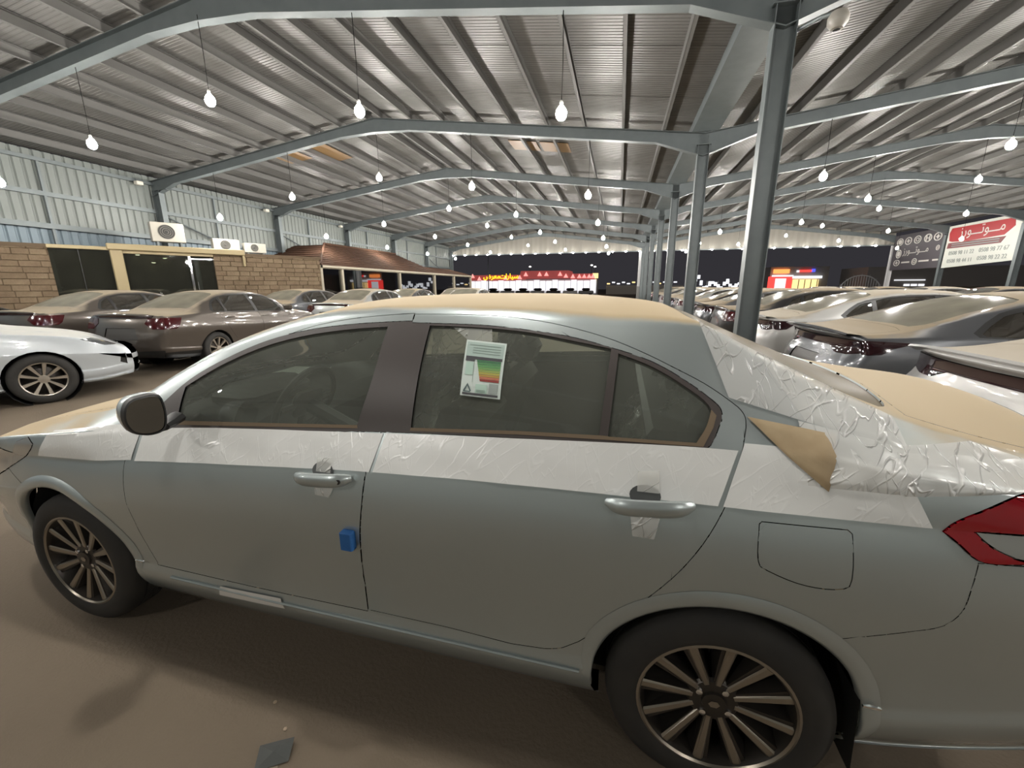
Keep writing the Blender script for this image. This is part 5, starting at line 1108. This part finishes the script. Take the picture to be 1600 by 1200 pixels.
for bx,body in ((-24.4,'\ufebd\ufeae\ufecc\ufee3'),(-20.9,'\ufe95\ufe8d\ufead\ufe8e\ufef4\ufeb3')):
    me=text_mesh(body,1.25,.03,bold=.02); me.materials.clear(); me.materials.append(E_yel); o=place('yellow_letters',me,shop,(bx,-.85,3.1),(PI/2,0,0))
sbox(-5.0,-4.0,3.0,3.9,E_warm,'corner_sign',shop,-.6,.4)
for k in range(9):
    x=-29+2.9*k+random.uniform(-.1,.1); cc=thing('far_car','small dark car before the lit showroom, %s from the left'%ORD[k],'car',(x,YS-4,0),0,'cars before the lit showroom'); q=MB(); q.bev(-1.3,1.3,-.8,.8,.25,.8,.12); q.build('body',random.choice((P_black,P_white,P_grey)),cc,True); q=MB(); q.bev(-.75,.7,-.7,.7,.8,1.25,.2); q.build('cabin',M_black,cc,True)
    for xx in (-.8,.8): q=MB(); q.lathe([(.3,-.82),(.3,-.6),(0,-.6)],12,Matrix.Translation((xx,0,.3))@Matrix.Rotation(-PI/2,4,'X')); q.build('wheel',M_tyre,cc)
cr=thing('brown_crate','plain brown box standing before the lit showroom','box',(-22.6,60,0)); q=MB(); q.bev(-.9,.9,-.5,.5,0,1.25,.02); q.build('panel',mat('crate_brown',srgb(120,98,84),.8),cr); q=MB(); q.box(-.92,.92,-.52,.52,1.25,1.29); q.build('lid',mat('crate_lid',srgb(134,112,96),.8),cr)
# street lamps
def street(label,x,y,h,lit=True):
    t=thing('street_lamp',label,'street lamp',(x,y,0)); q=MB(); q.tube([(0,0,0),(0,0,h)],[.09,.05],8); q.build('pole',M_steel,t)
    q=MB(); q.lathe([(0,-.12),(.22,-.05),(.26,.06),(.1,.16)],12,Matrix.Translation((0,0,h)),cap=True); q.build('lamp_head',mat('lit_street_lamp',(1,1,1,1),.4,emit=(1,.97,.9,1),estr=3) if lit else M_steel,t)
street('tall dark lamp post in front of the lit showroom',-19.0,60,6.8,False); street('lit street lamp above the showroom centre',-18.6,88,5.6); street('left of two lit street lamps right of showroom',-5.9,90,5.8); street('right of two lit street lamps right of showroom',-5.1,88,5.4); street('small lit street lamp far behind the columns',7.2,90,4.2)
# red shop
rs=thing('red_shop','small shop with lit red front and orange sign right of the nearest column','building',(0,YS,0)); sbox(24.6,33.2,0,4.6,M_nshadow,'shop_wall',rs,.5,6)
sbox(24.4,27.9,.7,3.0,E_red2,'red_front',rs,.2,.5); sbox(25.4,27.0,1.0,2.7,E_white,'white_poster',rs,.12,.2); sbox(25.0,27.3,3.55,4.2,E_org,'orange_sign',rs,0,.4); sbox(24.9,28.0,3.0,3.25,E_white,'white_band',rs,.1,.5); sbox(28.0,32.2,2.7,3.1,E_white,'white_band',rs,.1,.5); sbox(28.1,31.8,1.0,2.5,E_warm,'warm_window',rs,.2,.5); sbox(28.9,30.6,3.75,4.05,E_red2,'red_letters',rs,.2,.5); sbox(30.7,31.1,3.75,4.2,E_blue,'blue_mark',rs,.2,.5); sbox(28.5,28.8,3.7,4.0,E_white,'white_dot',rs,.2,.5)
for x in (28.9,29.8,30.7,31.6): sbox(x-.05,x+.05,1.0,2.5,M_nshadow,'mullion',rs,.1,.2)
# strings of lights and lit stalls between the columns
st=thing('lit_stalls','cluster of white lit stalls and string lights between the columns','building',(0,YS,0))
for k in range(16):
    x=12.9+.47*k; z=1.6+.5*math.sin(k*1.3)+(.9 if k<2 else 0); q=MB(); q.bev(x-.22,x+.22,0,.4,z-.22,z+.22+.2*(k%3),.04); q.build('lit_panel',E_white,st)
sbox(12.6,20.6,0,.9,M_nshadow,'counter',st,0,1); sbox(12.6,20.6,.9,1.15,mat('stall_tan',srgb(150,136,120),.7),'canopy',st,-.3,1)
for k in range(5): q=MB(); q.tube([(13+1.8*k,.3,1.1),(13+1.8*k,.3,2.4)],.05,6); q.build('stall_post',M_nshadow,st)
st2=thing('lit_stalls','row of warm white lights behind the far middle columns','building',(0,85,0))
for k in range(14):
    x=-2.2+.95*k; q=MB(); q.bev(x-.3,x+.3,0,.3,1.9+.25*(k%2),2.15+.25*(k%2),.04); q.build('lit_panel',E_warm if k%5==0 else E_white,st2)
sbox(-2.6,11.6,0,1.7,M_nshadow,'dark_base',st2,.2,1)
# arched gate
ag=thing('arched_gate','white semicircular spoked metal gate ornament beyond the cars','gate',(25.9,55,0)); cxz=(0,.3); R_=2.1
q=MB(); q.tube([(R_*math.cos(a),0,.5+R_*math.sin(a)) for a in np.linspace(0,PI,29)],.06,6); q.build('arch_rim',M_whitesteel,ag,True); q=MB(); q.tube([(-R_,0,.5),(R_,0,.5)],.06,6); q.build('bottom_rail',M_whitesteel,ag)
for k in range(17):
    x=-R_+2*R_*(k+.5)/17; q=MB(); q.tube([(x,0,.5),(x*1.0,0,.5+math.sqrt(max(0,R_*R_-x*x)))],.03,5); q.build('bar',M_whitesteel,ag)
for k in range(9):
    a=PI*(k+.5)/9; q=MB(); q.tube([(R_*math.cos(a),0,.5+R_*math.sin(a)),((R_+.25)*math.cos(a),0,.5+(R_+.25)*math.sin(a))],[.03,.005],5); q.build('finial',M_whitesteel,ag)
q=MB(); q.bev(-2.3,2.3,-.3,.3,0,.5,.03); q.build('plinth',mat('plinth_grey',srgb(120,116,110),.8),ag)
wr=thing('boundary_wall','low pale boundary wall beyond the right side of the yard','wall',(0,62,0)); q=MB(); q.box(26,75,0,.25,0,1.3); q.build('wall_run',mat('pale_wall',srgb(122,112,100),.8),wr); q=MB(); q.box(26,75,-.03,.28,1.3,1.38); q.build('coping',mat('coping_grey',srgb(140,132,120),.8),wr)
rb=thing('dark_block','long dark building with a lit strip behind the dark sign','building',(0,75,0)); q=MB(); q.box(36,75,0,8,0,4.2); q.build('facade',M_nshadow,rb); q=MB(); q.box(39.5,43.3,-.1,0,2.2,2.33); q.build('lit_strip',E_white,rb)
for k in range(3): q=MB(); q.box(40.8+.9*k,41.5+.9*k,-.1,0,1.4,1.7); q.build('lit_window',E_white,rb)
# ------------------------------------------------------------------ litter on the floor
t=thing('grey_scrap','crumpled dark grey scrap with a pale end lying on the floor','litter',(-1.02,.80,0),.5)
q=MB(); q.add([(-.05,-.035,.004),(.05,-.03,.006),(.055,.035,.02),(0,.045,.008),(-.05,.035,.018),(0,0,.024)],[(0,1,5),(1,2,5),(2,3,5),(3,4,5),(4,0,5),(0,4,3,2,1)]); q.build('dark_scrap',mat('scrap_grey',srgb(74,76,74),.8),t); q=MB(); q.add([(-.03,-.035,.004),(.02,-.035,.006),(.03,-.08,.008),(-.02,-.085,.004),(0,-.06,.016)],[(0,1,4),(1,2,4),(2,3,4),(3,0,4)]); q.build('pale_end',mat('scrap_pale',srgb(150,140,124),.8),t)
for k,(x,y) in enumerate(((-1.16,.95),(-1.05,.88))): 
    t=thing('pebble','tiny pale pebble on the floor near the grey scrap, %s one'%('farther' if k==0 else 'nearer'),'pebble',(x,y,.004)); q=MB(); q.lathe([(0,-.004),(.006,-.002),(.007,.001),(.003,.005),(0,.0055)],7); q.build('stone',mat('pebble_pale',srgb(168,150,128),.8),t,True)
